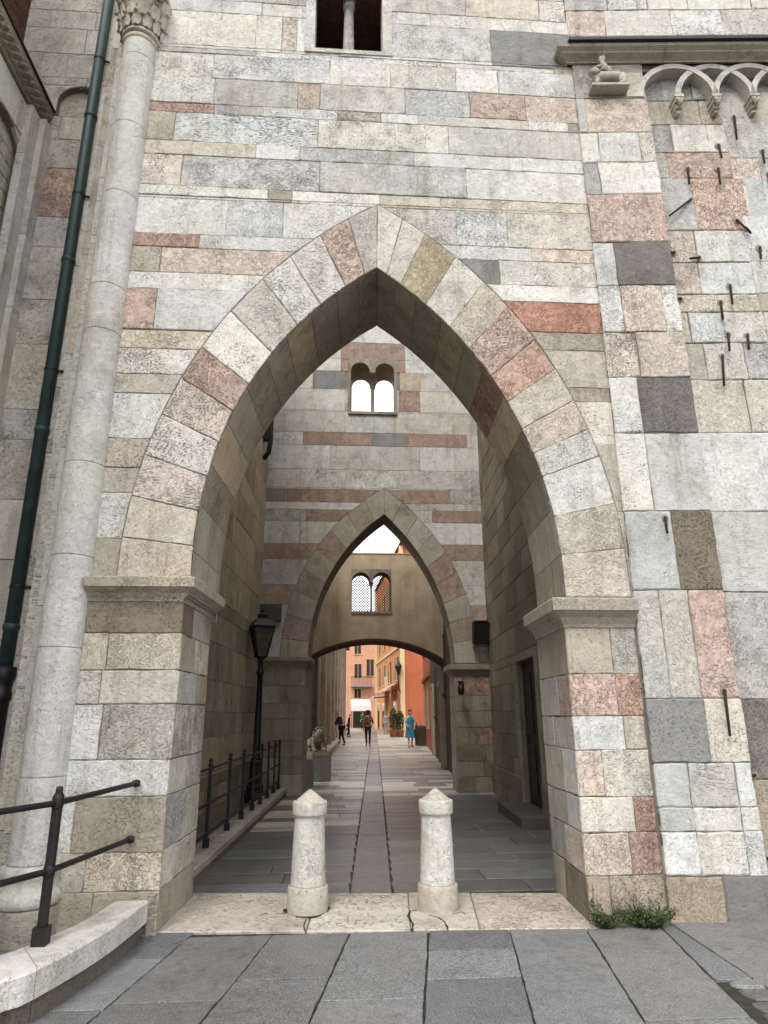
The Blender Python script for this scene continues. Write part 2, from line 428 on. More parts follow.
def arch_ring(mb, fr, inn, out, side, ts, kinds, soffit_ts, soffit_kinds, depth, proud=.002, back=None):
    """voussoirs: front faces between inner and outer curve, soffit stones behind them"""
    for (a, b), kd in zip(zip(ts, ts[1:]), kinds):
        n = max(2, int((b-a)*14))
        tt = [a+(b-a)*i/n for i in range(n+1)]
        def ti(t):
            if t <= 0: return 0.0
            if t >= 1: return 1.0
            e = Vector(out.at(side, t)); c0 = Vector((out.l if side < 0 else out.r)[:2]); ci = inn.l if side < 0 else inn.r
            d = c0-e; f = e-Vector(ci[:2]); A_ = d.dot(d); B_ = 2*f.dot(d); C_ = f.dot(f)-ci[2]**2
            D_ = B_*B_-4*A_*C_
            if D_ < 0: return min(1.0, .5*(1+t))
            k = (-B_-math.sqrt(D_))/(2*A_); q = e+d*k
            if q.y >= inn.top or (q.x-inn.tu)*side < 0: return min(1.0, .5*(1+t))
            return max(0.0, min(1.0, .5*(inn.t_of(side, q.y)+t)))
        ta, tb_ = ti(a), ti(b)
        ti_ = [ta+(tb_-ta)*i/n for i in range(n+1)] if tb_-ta > 1e-4 else [ta]
        P = [inn.at(side, t) for t in ti_]+[out.at(side, t) for t in reversed(tt)]
        stone(mb, fr, P, kd, proud, depth=.06, gap=.0035, bev=.006)
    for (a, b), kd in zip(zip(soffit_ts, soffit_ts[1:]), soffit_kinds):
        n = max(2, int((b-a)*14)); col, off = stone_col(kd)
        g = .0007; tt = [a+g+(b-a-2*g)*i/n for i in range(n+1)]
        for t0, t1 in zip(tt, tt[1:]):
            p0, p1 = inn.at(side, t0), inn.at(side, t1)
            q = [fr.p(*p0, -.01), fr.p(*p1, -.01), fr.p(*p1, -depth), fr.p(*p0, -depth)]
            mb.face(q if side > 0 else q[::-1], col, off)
    # the dark joint bed just behind the soffit stones
    tt = [i/24 for i in range(25)]
    for t0, t1 in zip(tt, tt[1:]):
        p0, p1 = inn.at(side, t0), inn.at(side, t1)
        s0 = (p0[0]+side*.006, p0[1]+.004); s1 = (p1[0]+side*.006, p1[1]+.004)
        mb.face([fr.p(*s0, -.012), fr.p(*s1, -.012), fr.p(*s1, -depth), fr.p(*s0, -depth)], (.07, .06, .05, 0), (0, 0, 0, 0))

def px_stones(mb, fr, Y, rows, cuts=(), **k):
    """rows: (xref, ytop, ybot, [(x0, x1, kind)...]) read off on the plane at depth Y"""
    for xr, yt, yb, items in rows:
        z1 = on_y(xr, yt, Y).z; z0 = on_y(xr, yb, Y).z; ym = (yt+yb)/2
        for x0, x1, kd in items:
            a = on_y(x0, ym, Y).x; b = on_y(x1, ym, Y).x
            for P in minus(a, b, z0, z1, list(cuts)): stone(mb, fr, P, kd, **k)

def sweep(mb, path, prof, side=1, kinds=None, kind='B', closed=False):
    """prof (out, z) carried along a plan path with mitred corners; out is to the right of travel when side=1"""
    P = [Vector((p[0], p[1])) for p in path]; n = len(P); rows = []
    for i, p in enumerate(P):
        d1 = (P[i]-P[i-1]).normalized() if i > 0 else None
        d2 = (P[i+1]-P[i]).normalized() if i < n-1 else None
        n1 = Vector((d1.y, -d1.x)) if d1 else None; n2 = Vector((d2.y, -d2.x)) if d2 else None
        if n1 is None: mm = n2
        elif n2 is None: mm = n1
        else:
            mm = n1+n2; mm = mm*(2/mm.length_squared)
        rows.append([(p.x+mm.x*o*side, p.y+mm.y*o*side, z) for o, z in prof])
    for a, b in zip(rows, rows[1:]):
        col, off = stone_col(kind)
        for j in range(len(prof)-1): mb.face((a[j], b[j], b[j+1], a[j+1]), col, off)
    col, off = stone_col(kind)
    mb.face([Vector(q) for q in rows[0]], col, off); mb.face([Vector(q) for q in rows[-1]][::-1], col, off)

SK = math.tan(R(3.2))
def skew_fr(O, U=(1, 0, 0)):
    """a wall across the passage, whose depth runs along the passage"""
    f = Fr(O, U)
    f.p = lambda u, v, n=0.0, f=f: f.O+f.U*(u+(-n if n < -.1 else 0)*SK)+f.V*v+f.N*n
    return f

# ================================================================== 1. the gateway wall
YF = 5.85; TH = 1.08
gw = empty('gateway_wall', (0.3, YF, 0), 'pale stone wall with the tall pointed archway behind the two stone bollards', 'wall')
LOC0 = Matrix.Translation(Vector((-0.3, -YF, 0)))
def under(o, root):
    """keep world-space geometry while parenting"""
    o.parent = root; o.matrix_parent_inverse = Matrix.Identity(4)
    mw = root.matrix_basis.inverted()
    o.data.transform(mw) if o.data.users == 1 else None
    return o
def part(mb, name, mat, root):
    o = mb.build(name, mat); return under(o, root)
def subpart(mb, name, mat, par, root):
    o = mb.build(name, mat); o.data.transform(root.matrix_basis.inverted()); o.parent = par; return o

inn = Pointed((2.356, 2.979, 3.652), (-1.946, 2.757, 4.001), 2.70)
out = Pointed((2.717, 2.82, 4.651), (-2.085, 2.756, 4.753), 2.70)
inn.sp = 2.60; out.sp = 2.60
mid = Pointed((2.53, 2.9, 4.13), (-2.0, 2.757, 4.37), 2.6)
fr = skew_fr((0, YF, 0))
RAG[0] = .0040
arch_cut = Cut(0, out.top+.003, lambda v: (out.xl(v)-.003 if v < out.top else out.tu, out.xr(v)+.003 if v < out.top else out.tu))
wx0, wx1 = on_y(306, 40, YF).x, on_y(391, 40, YF).x
wz0 = on_y(347, 54, YF).z; wz1 = wz0+1.15
win_cut = Cut(wz0, wz1, lambda v: (wx0, wx1))
XL, XR = -2.32, 2.672
WTOP = 12.2
mb = MB()
rows = [
 (250, 2, 14.6, [(165, 262, 'W'), (262, 430, 'w'), (430, 575, 'W')]),
 (250, 14.6, 51, [(160, 256, 'W'), (256, 282, 'W'), (282, 297, 'p'), (297, 340, 'W'), (340, 490, 'W'), (490, 580, 'G')]),
 (250, 51, 56, [(158, 256, 'w'), (256, 440, 'W'), (440, 552, 'w'), (552, 580, 'y')]),
 (250, 56, 80, [(150, 213, 'W'), (213, 330, 'W'), (330, 390, 'W'), (390, 455, 'w'), (455, 497, 'W'), (497, 582, 'W')]),
 (250, 80, 106, [(146, 214, 'W'), (214, 298, 'H'), (298, 320, 'p'), (320, 405, 'W'), (405, 469, 'g'), (469, 524, 'P'), (524, 584, 'p')]),
 (250, 106, 115.6, [(143, 214, 'r'), (214, 263, 'g'), (263, 338, 'W'), (338, 381, 'g'), (381, 418, 'W'), (418, 527, 'w'), (527, 566, 'W'), (566, 586, 'b')]),
 (250, 115.6, 144, [(140, 174, 'b'), (174, 318, 'W'), (318, 448, 'W'), (448, 588, 'w')]),
 (250, 144, 158, [(138, 256, 'u'), (256, 300, 'W'), (300, 414, 'g'), (414, 590, 'W')]),
 (250, 158, 188.5, [(134, 181, 'p'), (181, 320, 'W'), (320, 466, 'w'), (466, 592, 'W')]),
 (250, 188.5, 201, [(132, 268, 'W'), (268, 292, 'B'), (292, 380, 'W'), (380, 440, 'u'), (440, 594, 'u')]),
 (250, 201, 236.5, [(127, 227, 'W'), (227, 283, 'W'), (283, 372, 'w'), (372, 456, 'w'), (456, 507, 'W'), (507, 597, 'w')]),
 (250, 236.5, 250, [(125, 199, 'r'), (199, 320, 'W'), (430, 531, 'W'), (531, 599, 'p')]),
 (250, 250, 275, [(122, 160, 'b'), (160, 300, 'p'), (440, 499, 'G'), (499, 602, 'w')]),
 (250, 275, 291.7, [(119, 290, 'W'), (450, 604, 'W')]),
 (250, 291.7, 332, [(115, 155, 'P'), (155, 280, 'W')]), (560, 303, 332.7, [(470, 606, 'R')]),
 (220, 332, 350, [(111, 230, 'y')]), (560, 332.7, 350.4, [(490, 608, 'B')]),
 (200, 350, 375, [(108, 230, 'W')]), (560, 350.4, 387.5, [(500, 612, 'b')]),
 (180, 375, 394, [(104, 210, 'u')]), (590, 387.5, 402, [(520, 615, 'Z')]),
 (160, 394, 438.7, [(100, 190, 'W')]), (600, 402, 444, [(540, 619, 'w')]),
 (150, 438.7, 467.7, [(94, 180, 'U')]), (610, 444, 512, [(550, 624, 'b')]),
 (140, 467.7, 493, [(90, 170, 'U')]), (620, 512, 560, [(560, 634, 'y')]),
 (130, 493, 538.7, [(84, 150, 'W')]), (625, 560, 602, [(570, 644, 'u')]),
 (120, 538.7, 579, [(76, 140, 'B')]),
]
px_stones(mb, fr, YF, rows, (arch_cut, win_cut), bev=.0045, gap=.0022, jit=.005)
courses_random(mb, fr, XL, XR, on_y(250, 2, YF).z, WTOP, ['W', 'W', 'w', 'W', 'g', 'p', 'u'], (.2, .4), (.6, 1.5), (win_cut,), bev=.004, gap=.0025)
part(mb, 'wall', 'stone', gw)
mb = MB()
core_cut = Cut(0, inn.top+.014, lambda v: (inn.xl(v)-.014 if v < inn.top else inn.tu-.02, inn.xr(v)+.014 if v < inn.top else inn.tu+.02))
core(mb, fr, XL, XR-.004, 2.58, WTOP-.01, (core_cut, win_cut), -.010, -TH+.01)
part(mb, 'wall_core', 'mortar', gw)
# the voussoirs
def t_of_px(curve, side, pts): return [max(0, min(1, curve.t_of(side, on_y(x, y, YF).z))) for x, y in pts]
tl = [0]+t_of_px(out, -1, [(127, 537), (128, 495), (147, 454), (163, 414), (182, 378), (202, 347), (230, 311), (262, 279), (286, 256), (319, 235), (349, 219)])+[1]
kl = ['u', 'u', 'p', 'W', 'p', 'P', 'W', 'w', 'w', 'W', 'P', 'g']
tr = [0]+t_of_px(out, 1, [(626, 548), (616, 503), (603, 456), (590, 429), (576, 400), (555, 369), (531, 339), (510, 307), (484, 282), (457, 257), (426, 234), (403, 219)])+[1]
kr = ['u', 'y', 'w', 'w', 'p', 'y', 'r', 'P', 'y', 'w', 'Y', 'w', 'w']
mb = MB()
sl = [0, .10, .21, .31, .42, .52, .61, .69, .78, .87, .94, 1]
ks = ['b', 'B', 'Z', 'T', 'B', 'Z', 'B', 't', 'Z', 'B', 'Z']  # browner soffit stones; the underside's shade is partly put into their colour
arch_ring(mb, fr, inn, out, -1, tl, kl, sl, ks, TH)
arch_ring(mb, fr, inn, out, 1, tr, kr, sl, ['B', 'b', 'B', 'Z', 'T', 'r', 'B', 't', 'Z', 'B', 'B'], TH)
part(mb, 'arch_ring', 'stone', gw)
# back face of the ring and wall
RAG[0] = 0
mb = MB()
frb = Fr((0, YF+TH, 0), (-1, 0, 0))
bcut = Cut(0, inn.top+.0, lambda v: (-inn.xr(v)-TH*SK, -inn.xl(v)-TH*SK))
courses_random(mb, frb, -2.98, 2.6, 2.5, WTOP, ['w', 'g', 'W', 'B'], (.25, .4), (.6, 1.3), (bcut,))
part(mb, 'rear_face', 'stone', gw)
# piers
RAG[0] = .004
PLX, PRX = -1.355, 2.022
mb = MB()
px_stones(mb, fr, YF, [
 (120, 600, 633, [(70, 182.5, 'S')]),
 (120, 633, 670, [(66, 107, 'y'), (107, 181, 'y')]),
 (120, 670, 704, [(60, 100, 'w'), (100, 178, 'u')]),
 (120, 704, 760, [(54, 100, 'W'), (100, 173.5, 'g')]),
 (120, 760, 797, [(48, 168.5, 'W')]),
 (120, 797, 853, [(42, 73, 'W'), (73, 165, 'Z')]),
 (120, 853, 892, [(36, 84, 'b'), (84, 160.5, 'y')]),
 (120, 892, 950, [(28, 90, 'B'), (90, 157, 'B')])], (), bev=.006, gap=.003, jit=.004)
frl = Fr((PLX, YF, 0), (SK, 1, 0))
z = [on_y(120, y, YF).z for y in (600, 633, 670, 704, 760, 797, 853, 892, 950)]; z[-1] = -.05; z[0] = 2.66
for i, kk in enumerate(['S', 'B', 'g', 'p', 'w', 'g', 'w', 'Z']):
    b = random.choice((.42, .55, .68))
    for a, c in ((.0, b), (b, TH)):
        stone(mb, frl, [(a, z[i+1]), (c, z[i+1]), (c, z[i]), (a, z[i])], kk if a == 0 else random.choice(['B', 'g', 'w', 'p', 'b']), bev=.006)
mb.box((-2.45, YF+.012, -.1), (PLX-.03, YF+TH, 2.70), (.2, .18, .15, 0))
part(mb, 'pier', 'stone', gw)
mb = MB()
px_stones(mb, fr, YF, [
 (600, 625, 674, [(563, 612, 'B'), (612, 642, 'g')]),
 (600, 674, 716, [(567, 617, 'P'), (617, 646, 'r')]),
 (600, 716, 750, [(571, 625, 'W'), (625, 650, 'y')]),
 (600, 750, 797, [(574, 604, 'p'), (604, 655, 'w')]),
 (600, 797, 833, [(580, 635, 'w'), (635, 660, 'r')]),
 (600, 833, 876, [(584, 631, 'p'), (631, 665, 'r')]),
 (600, 876, 934, [(586, 612, 'Z'), (612, 672, 'Z')])], (Cut(-1, 9, lambda v: (-9, PRX)), Cut(-1, 9, lambda v: (XR-.01, 9))), bev=.006, gap=.003, jit=.004)
frr = Fr((PRX+TH*SK, YF+TH, 0), (-SK, -1, 0))
z = [on_y(600, y, YF).z for y in (625, 674, 716, 750, 797, 833, 876, 934)]; z[-1] = -.05; z[0] = 2.5
for i, kk in enumerate(['B', 'P', 'g', 'w', 'w', 'p', 'S']):
    b = random.choice((.42, .55, .68))
    for a, c in ((.0, b), (b, TH)):
        stone(mb, frr, [(a, z[i+1]), (c, z[i+1]), (c, z[i]), (a, z[i])], kk if a > 0 else random.choice(['B', 'g', 'b', 'b']), bev=.006)
mb.box((PRX+.09, YF+.012, -.1), (XR+.01, YF+TH, 2.50), (.2, .18, .15, 0))
part(mb, 'pier', 'stone', gw)
RAG[0] = 0
# imposts
prof = lambda zt, h: [(0.0, zt-h), (.012, zt-h), (.018, zt-h*.88), (.03, zt-h*.80), (.05, zt-h*.66), (.085, zt-h*.55), (.10, zt-h*.50), (.112, zt-h*.46), (.125, zt-h*.44), (.13, zt-.012), (.122, zt), (-.06, zt+.004), (-.2, zt+.004)]
for path, zt, h in (([(-2.16, YF), (-1.70, YF), (PLX, YF), (PLX+TH*SK, YF+TH)], 2.742, .20),
                    ([(PRX+TH*SK, YF+TH), (PRX, YF), (2.35, YF), (2.665, YF)], 2.577, .25)):
    mb = MB(); sweep(mb, path, prof(zt, h), 1, kind='I')
    part(mb, 'impost', 'stone', gw)
# the window high up: jambs, colonnette, closed brick recess
w = MB()
for x0, x1 in ((wx0-.012, wx0+.10), (wx1-.10, wx1+.012)):
    c, o = stone_col('w'); w.box((x0, YF-.012, wz0+.052), (x1, YF+.30, wz1), c, o)
c, o = stone_col('w'); w.box((wx0-.012, YF-.016, wz0-.005), (wx1+.012, YF+.45, wz0+.05), c, o)
wf = part(w, 'window', 'stone', gw)
mb = MB(); xc = (wx0+wx1)/2
mb.lathe([(.10, 0), (.10, .05), (.085, .07), (.095, .10), (.075, .13), (.07, .16), (.062, .62), (.058, .95), (.075, .97), (.075, 1.0), (.06, 1.02), (.10, 1.12)], (xc, YF+.24, wz0+.07), 16, *stone_col('g'))
subpart(mb, 'colonnette', 'stone', wf, gw)
mb = MB()
a, b = wx0+.0, wx1-.0
y0, y1 = YF+.45, YF+.95
mb.face([(a-.3, y1, wz0), (b+.3, y1, wz0), (b+.3, y1, wz1), (a-.3, y1, wz1)])
mb.face([(a-.003, YF+.02, wz0), (a-.003, y1, wz0), (a-.003, y1, wz1), (a-.003, YF+.02, wz1)])
mb.face([(b+.003, YF+.02, wz0), (b+.003, y1, wz0), (b+.003, y1, wz1), (b+.003, YF+.02, wz1)])
mb.face([(a, YF+.02, wz1-.003), (b, YF+.02, wz1-.003), (b, y1, wz1-.003), (a, y1, wz1-.003)])
mb.face([(a, YF+.02, wz0+.004), (b, YF+.02, wz0+.004), (b, y1, wz0+.004), (a, y1, wz0+.004)])
subpart(mb, 'recess', 'brick', wf, gw)

# ================================================================== 2. the bell tower on the right
PX0, PX1 = 2.672, 3.55
tw = empty('bell_tower', (4.5, YF, 0), 'bell tower on the right with pink and grey blocks, iron rods and a carved lion', 'tower')
YT = YF-.035; YW = YF+.10
TROT = R(-4.2); TPIV = Vector((PX0, YT, 0)); TM = Matrix.Rotation(TROT, 3, 'Z'); TMI = TM.inverted()
def on_t(px, py, Y):
    d = TMI @ ray(px, py); c_ = TMI @ (CAM-TPIV)+TPIV; return c_+d*((Y-c_.y)/d.y)
def rotT(mb): mb.v = [TM @ (p-TPIV)+TPIV for p in mb.v]
def partT(mb, *a): rotT(mb); return part(mb, *a)
def subpartT(mb, *a): rotT(mb); return subpart(mb, *a)
PX1 = on_t(690, 370, YT).x
RAG[0] = .005
frt = Fr((0, YT, 0), (1, 0, 0)); frw = Fr((0, YW, 0), (1, 0, 0))
mb = MB()
pw = PX1-PX0
def zt(y, x=640): return on_t(x, y, YT).z
for yt, yb, items in [
 (62, 98, [(0, 1, 'U')]),
 (98, 132, [(0, .12, 'H'), (.12, 1, 'p')]),
 (132, 162, [(0, .24, 'W'), (.24, .80, 'W'), (.80, 1, 'w')]),
 (162, 194, [(0, .2, 'g'), (.2, 1, 'W')]),
 (194, 242, [(0, 1, 'P')]),
 (242, 285, [(0, .27, 'W'), (.27, 1, 'D')]),
 (285, 332, [(0, .28, 'W'), (.28, .80, 'p'), (.80, 1, 'W')]),
 (332, 377, [(0, .40, 'p'), (.40, 1, 'p')]),
 (377, 433, [(0, .35, 'W'), (.35, 1, 'D')]),
 (433, 511, [(0, .35, 'W'), (.35, 1, 'H')]),
 (511, 590, [(0, .53, 'H'), (.53, 1, 'E')]),
 (590, 699, [(0, .28, 'g'), (.28, .60, 'g'), (.60, 1, 'P')]),
 (699, 763, [(0, .60, 'G'), (.60, 1, 'u')]),
 (763, 808, [(0, .35, 'H'), (.35, .82, 'H'), (.82, 1, 'W')]),
 (808, 832, [(0, .35, 'H'), (.35, .82, 'W'), (.82, 1, 'W')]),
 (832, 877, [(0, .35, 'W'), (.35, .82, 'W'), (.82, 1, 'W')]),
 (877, 938, [(0, .55, 'Z'), (.55, 1.0, 'k')])]:
    za, zb = zt(yb), zt(yt)
    for a, b, kd in items: stone(mb, frt, [(PX0+pw*a, za), (PX0+pw*b, za), (PX0+pw*b, zb), (PX0+pw*a, zb)], kd, bev=.008, gap=.004, jit=.006, depth=.12)
mb.box((PX0+.006, YT+.014, -.1), (PX1-.006, YT+.3, on_t(640, 52, YT).z), (.2, .18, .15, 0))
frs = Fr((PX0+.0, YF+.0, 0), (0, -1, 0))
courses_random(mb, frt, PX0, PX1, zt(62), zt(62)+.35, ['U'], (.3, .4), (.5, .9))
partT(mb, 'corner_pilaster', 'stone', tw)
mb = MB()
def zw(y, x=710): return on_t(x, y, YW).z
u = lambda x, y: on_t(x, y, YW).x
for yt, yb, items in [
 (66, 100, [(640, 690, 'g'), (690, 720, 'g'), (720, 900, 'g')]),
 (100, 124, [(640, 700, 'U'), (700, 742, 'U'), (742, 900, 'U')]),
 (124, 152, [(645, 672, 'g'), (672, 708, 'W'), (708, 742, 'W'), (742, 768, 'u'), (768, 900, 'W')]),
 (152, 178, [(650, 668, 'g'), (668, 738, 'P'), (738, 768, 'p'), (768, 900, 'p')]),
 (178, 230, [(655, 694, 'g'), (694, 748, 'P'), (748, 768, 'H'), (768, 900, 'W')]),
 (230, 262, [(660, 696, 'p'), (696, 750, 'W'), (750, 900, 'w')]),
 (262, 294, [(664, 700, 'p'), (700, 754, 'W'), (754, 900, 'W')]),
 (294, 312, [(668, 760, 'y'), (760, 900, 'b')]),
 (312, 343, [(672, 690, 'b'), (690, 724, 'W'), (724, 766, 'W'), (766, 900, 'w')]),
 (343, 380, [(676, 706, 'b'), (706, 746, 'w'), (746, 900, 'g')]),
 (380, 433, [(680, 748, 'u'), (748, 900, 'w')]),
 (433, 512, [(690, 800, 'W'), (800, 1000, 'w')]),
 (512, 592, [(700, 820, 'H'), (820, 1000, 'g')]),
 (592, 700, [(712, 790, 'g'), (790, 1000, 'g')]),
 (700, 780, [(728, 830, 'D'), (830, 1000, 'b')]),
 (780, 876, [(740, 850, 'Z'), (850, 1050, 'g')]),
 (876, 945, [(750, 860, 'k'), (860, 1050, 'G')])]:
    za, zb = zw(yb), zw(yt); ym = (yt+yb)/2
    for a, b, kd in items:
        ua, ub = max(u(a, ym), PX1-.05), u(b, ym)
        if ub > ua: stone(mb, frw, [(ua, za), (ub, za), (ub, zb), (ua, zb)], kd, bev=.008, gap=.004, jit=.006, depth=.12)
courses_random(mb, frw, 4.4, 9.0, 0, zw(66), ['W', 'w', 'p', 'g', 'H'], (.3, .6), (.5, 1.2), n0=-.003)
mb.box((PX1-.05, YW+.02, -.1), (9.0, YW+4, 11.9), (.2, .18, .15, 0))
mb.box((XR+.04, YF+.3, -.1), (PX1, YF+TH-.1, 11.9), (.2, .18, .15, 0))
partT(mb, 'wall', 'stone', tw)
# upper storey above the string course
mb = MB()
zc = on_t(660, 52, YT-.2).z
fru = Fr((0, YF-.01, 0), (1, 0, 0))
courses_random(mb, fru, XR+.0, 9.0, zc+.12, 12.2, ['W', 'p', 'g', 'W', 'p', 'w'], (.35, .5), (.35, 1.0), bev=.007)
mb.box((XR+.004, YF+.01, zc), (9.0, YF+.3, 12.15), (.2, .18, .15, 0))
partT(mb, 'upper_wall', 'stone', tw)
mb = MB()
cz = on_t(640, 39, YT-.17).z
RAG[0] = 0
for xa, xb in zip((2.62, 3.0, 3.75, 4.5, 5.3, 6.2, 7.1, 8.0), (3.0, 3.75, 4.5, 5.3, 6.2, 7.1, 8.0, 9.0)):
    path = [(xa+.002, YT), (xb-.002, YT)]
    if xa < 2.7: path = [(xa, YF+.05)]+path
    sweep(mb, path, [(0, cz-.175), (.02, cz-.175), (.025, cz-.16), (.04, cz-.15), (.065, cz-.135), (.10, cz-.115), (.105, cz-.10), (.135, cz-.08), (.15, cz-.07), (.155, cz-.03), (0, cz-.03)], 1, kind=random.choice(['Z', 'B', 'B']))
cn = partT(mb, 'cornice', 'stone', tw)
mb = MB(); mb.box((2.60, YT-.195, cz-.028), (9.0, YT+.05, cz+.012))
subpartT(mb, 'lead_flashing', 'black', cn, tw)
# interlaced blind arcade under the cornice
mb = MB()
xs0 = on_t(679, 98, YT).x; sp = on_t(717, 98, YT).x-xs0; zsp = on_t(700, 96, YT).z; ztop = on_t(700, 66, YT).z
mb.box((PX1, YT+.03, ztop+.045), (9, YW+.0, cz-.17), *stone_col('U'))
def band(mb, cx, r, rz, w, y0, y1, z0):
    n = 20; c, o = stone_col('c', .04)
    for i in range(n):
        a0, a1 = PI*i/n, PI*(i+1)/n
        p = lambda a, k, y: (cx+(r+k)*math.cos(a), y, z0+(rz+k)*math.sin(a))
        mb.face([p(a0, -w, y0), p(a1, -w, y0), p(a1, w, y0), p(a0, w, y0)], c, o)
        mb.face([p(a0, -w, y1), p(a1, -w, y1), p(a1, -w, y0), p(a0, -w, y0)], c, o)
        mb.face([p(a0, w, y0), p(a1, w, y0), p(a1, w, y1), p(a0, w, y1)], c, o)
for k in range(-2, 9):
    cx = xs0+sp*(k+1)
    if cx < PX1: continue
    band(mb, cx, sp, ztop-zsp, .033, YT-.006*(k % 2), YW+.02, zsp)
partT(mb, 'blind_arcade', 'stone', tw)
for k in range(0, 8):
    mb = MB(); c, o = stone_col('u'); cx = xs0+sp*k
    for (hw, d, za, zb) in ((.055, .015, zsp-.015, zsp+.02), (.045, -.005, zsp-.08, zsp-.015), (.036, -.03, zsp-.14, zsp-.08), (.025, -.06, zsp-.18, zsp-.14)):
        mb.box((cx-hw, YT-d, za+.001), (cx+hw, YW+.02, zb), c, o)
    for sx in (-.03, .03): mb.tube([(cx+sx, YT-.0, zsp-.03), (cx+sx*.7, YT-.02, zsp-.06), (cx+sx*.4, YT-.005, zsp-.10), (cx+sx*.2, YT+.015, zsp-.13)], [.014, .022, .016, .009], 8, True, c, o)
    partT(mb, 'corbel', 'stone', tw)
# iron rods let into the stones
C1 = lambda a, b: ((560+a[0]/3.692, 20+a[1]/3.692), (560+b[0]/3.692, 20+b[1]/3.692))
C2 = lambda a, b: ((560+a[0]/3.692, 230+a[1]/3.692), (560+b[0]/3.692, 230+b[1]/3.692))
rods = [C1((640,360),(653,440)), C1((583,465),(597,508)), C1((745,485),(755,528)), C1((470,550),(477,605)), C1((582,552),(592,606)), C1((482,665),(405,722)), C1((650,742),(705,787)), C1((768,570),(770,598)),
 C2((420,86),(368,85)), C2((512,105),(480,105)), C2((735,68),(742,105)), C2((625,207),(637,273)), C2((590,267),(602,330)), C2((445,257),(380,257)), C2((618,385),(626,445)), C2((690,390),(697,440)), C2((597,468),(606,575)), C2((685,-4),(705,12)),
 ((664.5, 518), (667.3, 533)), ((723.5, 690), (730, 736)), ((754, 775), (743, 775)), ((768, 858), (756, 858))]
for i, (a, b) in enumerate(rods):
    on_pil = a[0] < 660+(a[1]-200)*.16
    Y0 = YT if on_pil else YW
    p = on_t(a[0], a[1], Y0); q = on_t(b[0], b[1], Y0-.07)
    mb = MB(); mb.tube([p+Vector((0, .03, 0)), p+Vector((0, -.02, 0)), p+(q-p)*.3+Vector((0, -.012, 0)), q], [.013, .013, .013, .011], 6, True)
    rod = partT(mb, 'iron_rod', 'rust', tw)
    mb = MB(); rr_ = [p+Vector((.034*(1+random.uniform(-.3, .3))*math.cos(2*PI*k/9), -.004, .04*(1+random.uniform(-.3, .3))*math.sin(2*PI*k/9))) for k in range(9)]
    mb.face(rr_); rb_ = [q_+Vector((0, .03, 0)) for q_ in rr_]
    for k in range(9): mb.face([rr_[k], rr_[(k+1) % 9], rb_[(k+1) % 9], rb_[k]])
    subpartT(mb, 'socket', 'mortar', rod, tw)
mb = MB()
# small beast carved on a shelf
a = on_t(590, 93, YT); b = on_t(624, 93, YT)
sz = a.z; c, o = stone_col('U', .02)
mb.box((a.x-.02, YT-.14, sz-.035), (b.x+.02, YT+.05, sz-.005), c, o)
def carve(pts, rad): mb.tube([(a.x+(b.x-a.x)*p[0], YT-p[2], sz+p[1]) for p in pts], rad, 10, True, c, o)
carve([(.1, .10, .07), (.3, .14, .08), (.55, .15, .08), (.8, .14, .075), (.97, .10, .06)], [.045, .062, .052, .062, .04])
carve([(.12, .0, .11), (.15, .06, .10), (.22, .13, .08)], [.03, .025, .04]); carve([(.28, .0, .06), (.26, .07, .06), (.28, .12, .06)], [.03, .025, .035])
carve([(.9, .0, .11), (.94, .05, .10), (.86, .13, .09)], [.03, .028, .06]); carve([(.75, .0, .11), (.82, .01, .11), (.9, .03, .1)], [.025, .03, .03])
carve([(.0, .16, .10), (.1, .2, .09), (.2, .17, .08)], [.04, .06, .06])
carve([(.35, .2, .08), (.42, .3, .08), (.38, .36, .085), (.38, .42, .09)], [.055, .045, .024, .042]); carve([(.4, .3, .1), (.25, .26, .12), (.12, .24, .12)], [.025, .02, .018])
carve([(.62, .2, .06), (.55, .28, .05), (.45, .33, .05)], [.03, .045, .03])
mb.box((b.x+.02, YT-.004, sz-.06), (b.x+.22, YT+.05, sz+.30), *stone_col('u'))
partT(mb, 'carved_lion', 'stone', tw)
RAG[0] = 0
# tower flank on the passage, with its dark doorway
RX = lambda Y: 3.352-(14.9-Y)*SK
Dirp = Vector((SK, 1, 0)).normalized()
frR = Fr((RX(15.2), 15.2, 0), (-SK, -1, 0))
ul = (15.2-6.9)/Dirp.y
du0, du1 = (15.2-11.95)/Dirp.y, (15.2-10.5)/Dirp.y
mb = MB()
dcut = Cut(0, 2.45, lambda v: (du0, du1))
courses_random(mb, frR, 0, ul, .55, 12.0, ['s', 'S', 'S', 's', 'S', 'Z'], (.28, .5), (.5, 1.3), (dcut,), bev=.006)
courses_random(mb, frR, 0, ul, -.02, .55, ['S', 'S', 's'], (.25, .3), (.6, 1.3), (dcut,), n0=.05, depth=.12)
core(mb, frR, 0, ul, -.05, 11.9, (dcut,), -.012, -.6, 4)
for a_, b_ in ((du0-.16, du0), (du1, du1+.16)):
    stone(mb, frR, [(a_, 0), (b_, 0), (b_, 2.6), (a_, 2.6)], 'Z', .035, depth=.3)
stone(mb, frR, [(du0+.005, 2.45), (du1-.005, 2.45), (du1-.005, 2.6), (du0+.005, 2.6)], 'Z', .035, depth=.3)
part(mb, 'side_wall', 'stone', tw)
mb = MB()
def pbox(mb, f, u0, u1, v0, v1, n0, n1, col=(.19, .175, .15, 0), off=(0, 0, 0, 0)):
    q = [f.p(a, b, c) for c in (n0, n1) for (a, b) in ((u0, v0), (u1, v0), (u1, v1), (u0, v1))]
    i = len(mb.v); mb.v += q
    for w_ in ((3,2,1,0),(4,5,6,7),(0,1,5,4),(1,2,6,5),(2,3,7,6),(3,0,4,7)):
        mb.f.append(tuple(i+k for k in w_)); mb.c.append(col); mb.o.append(off); mb.sm.append(False)
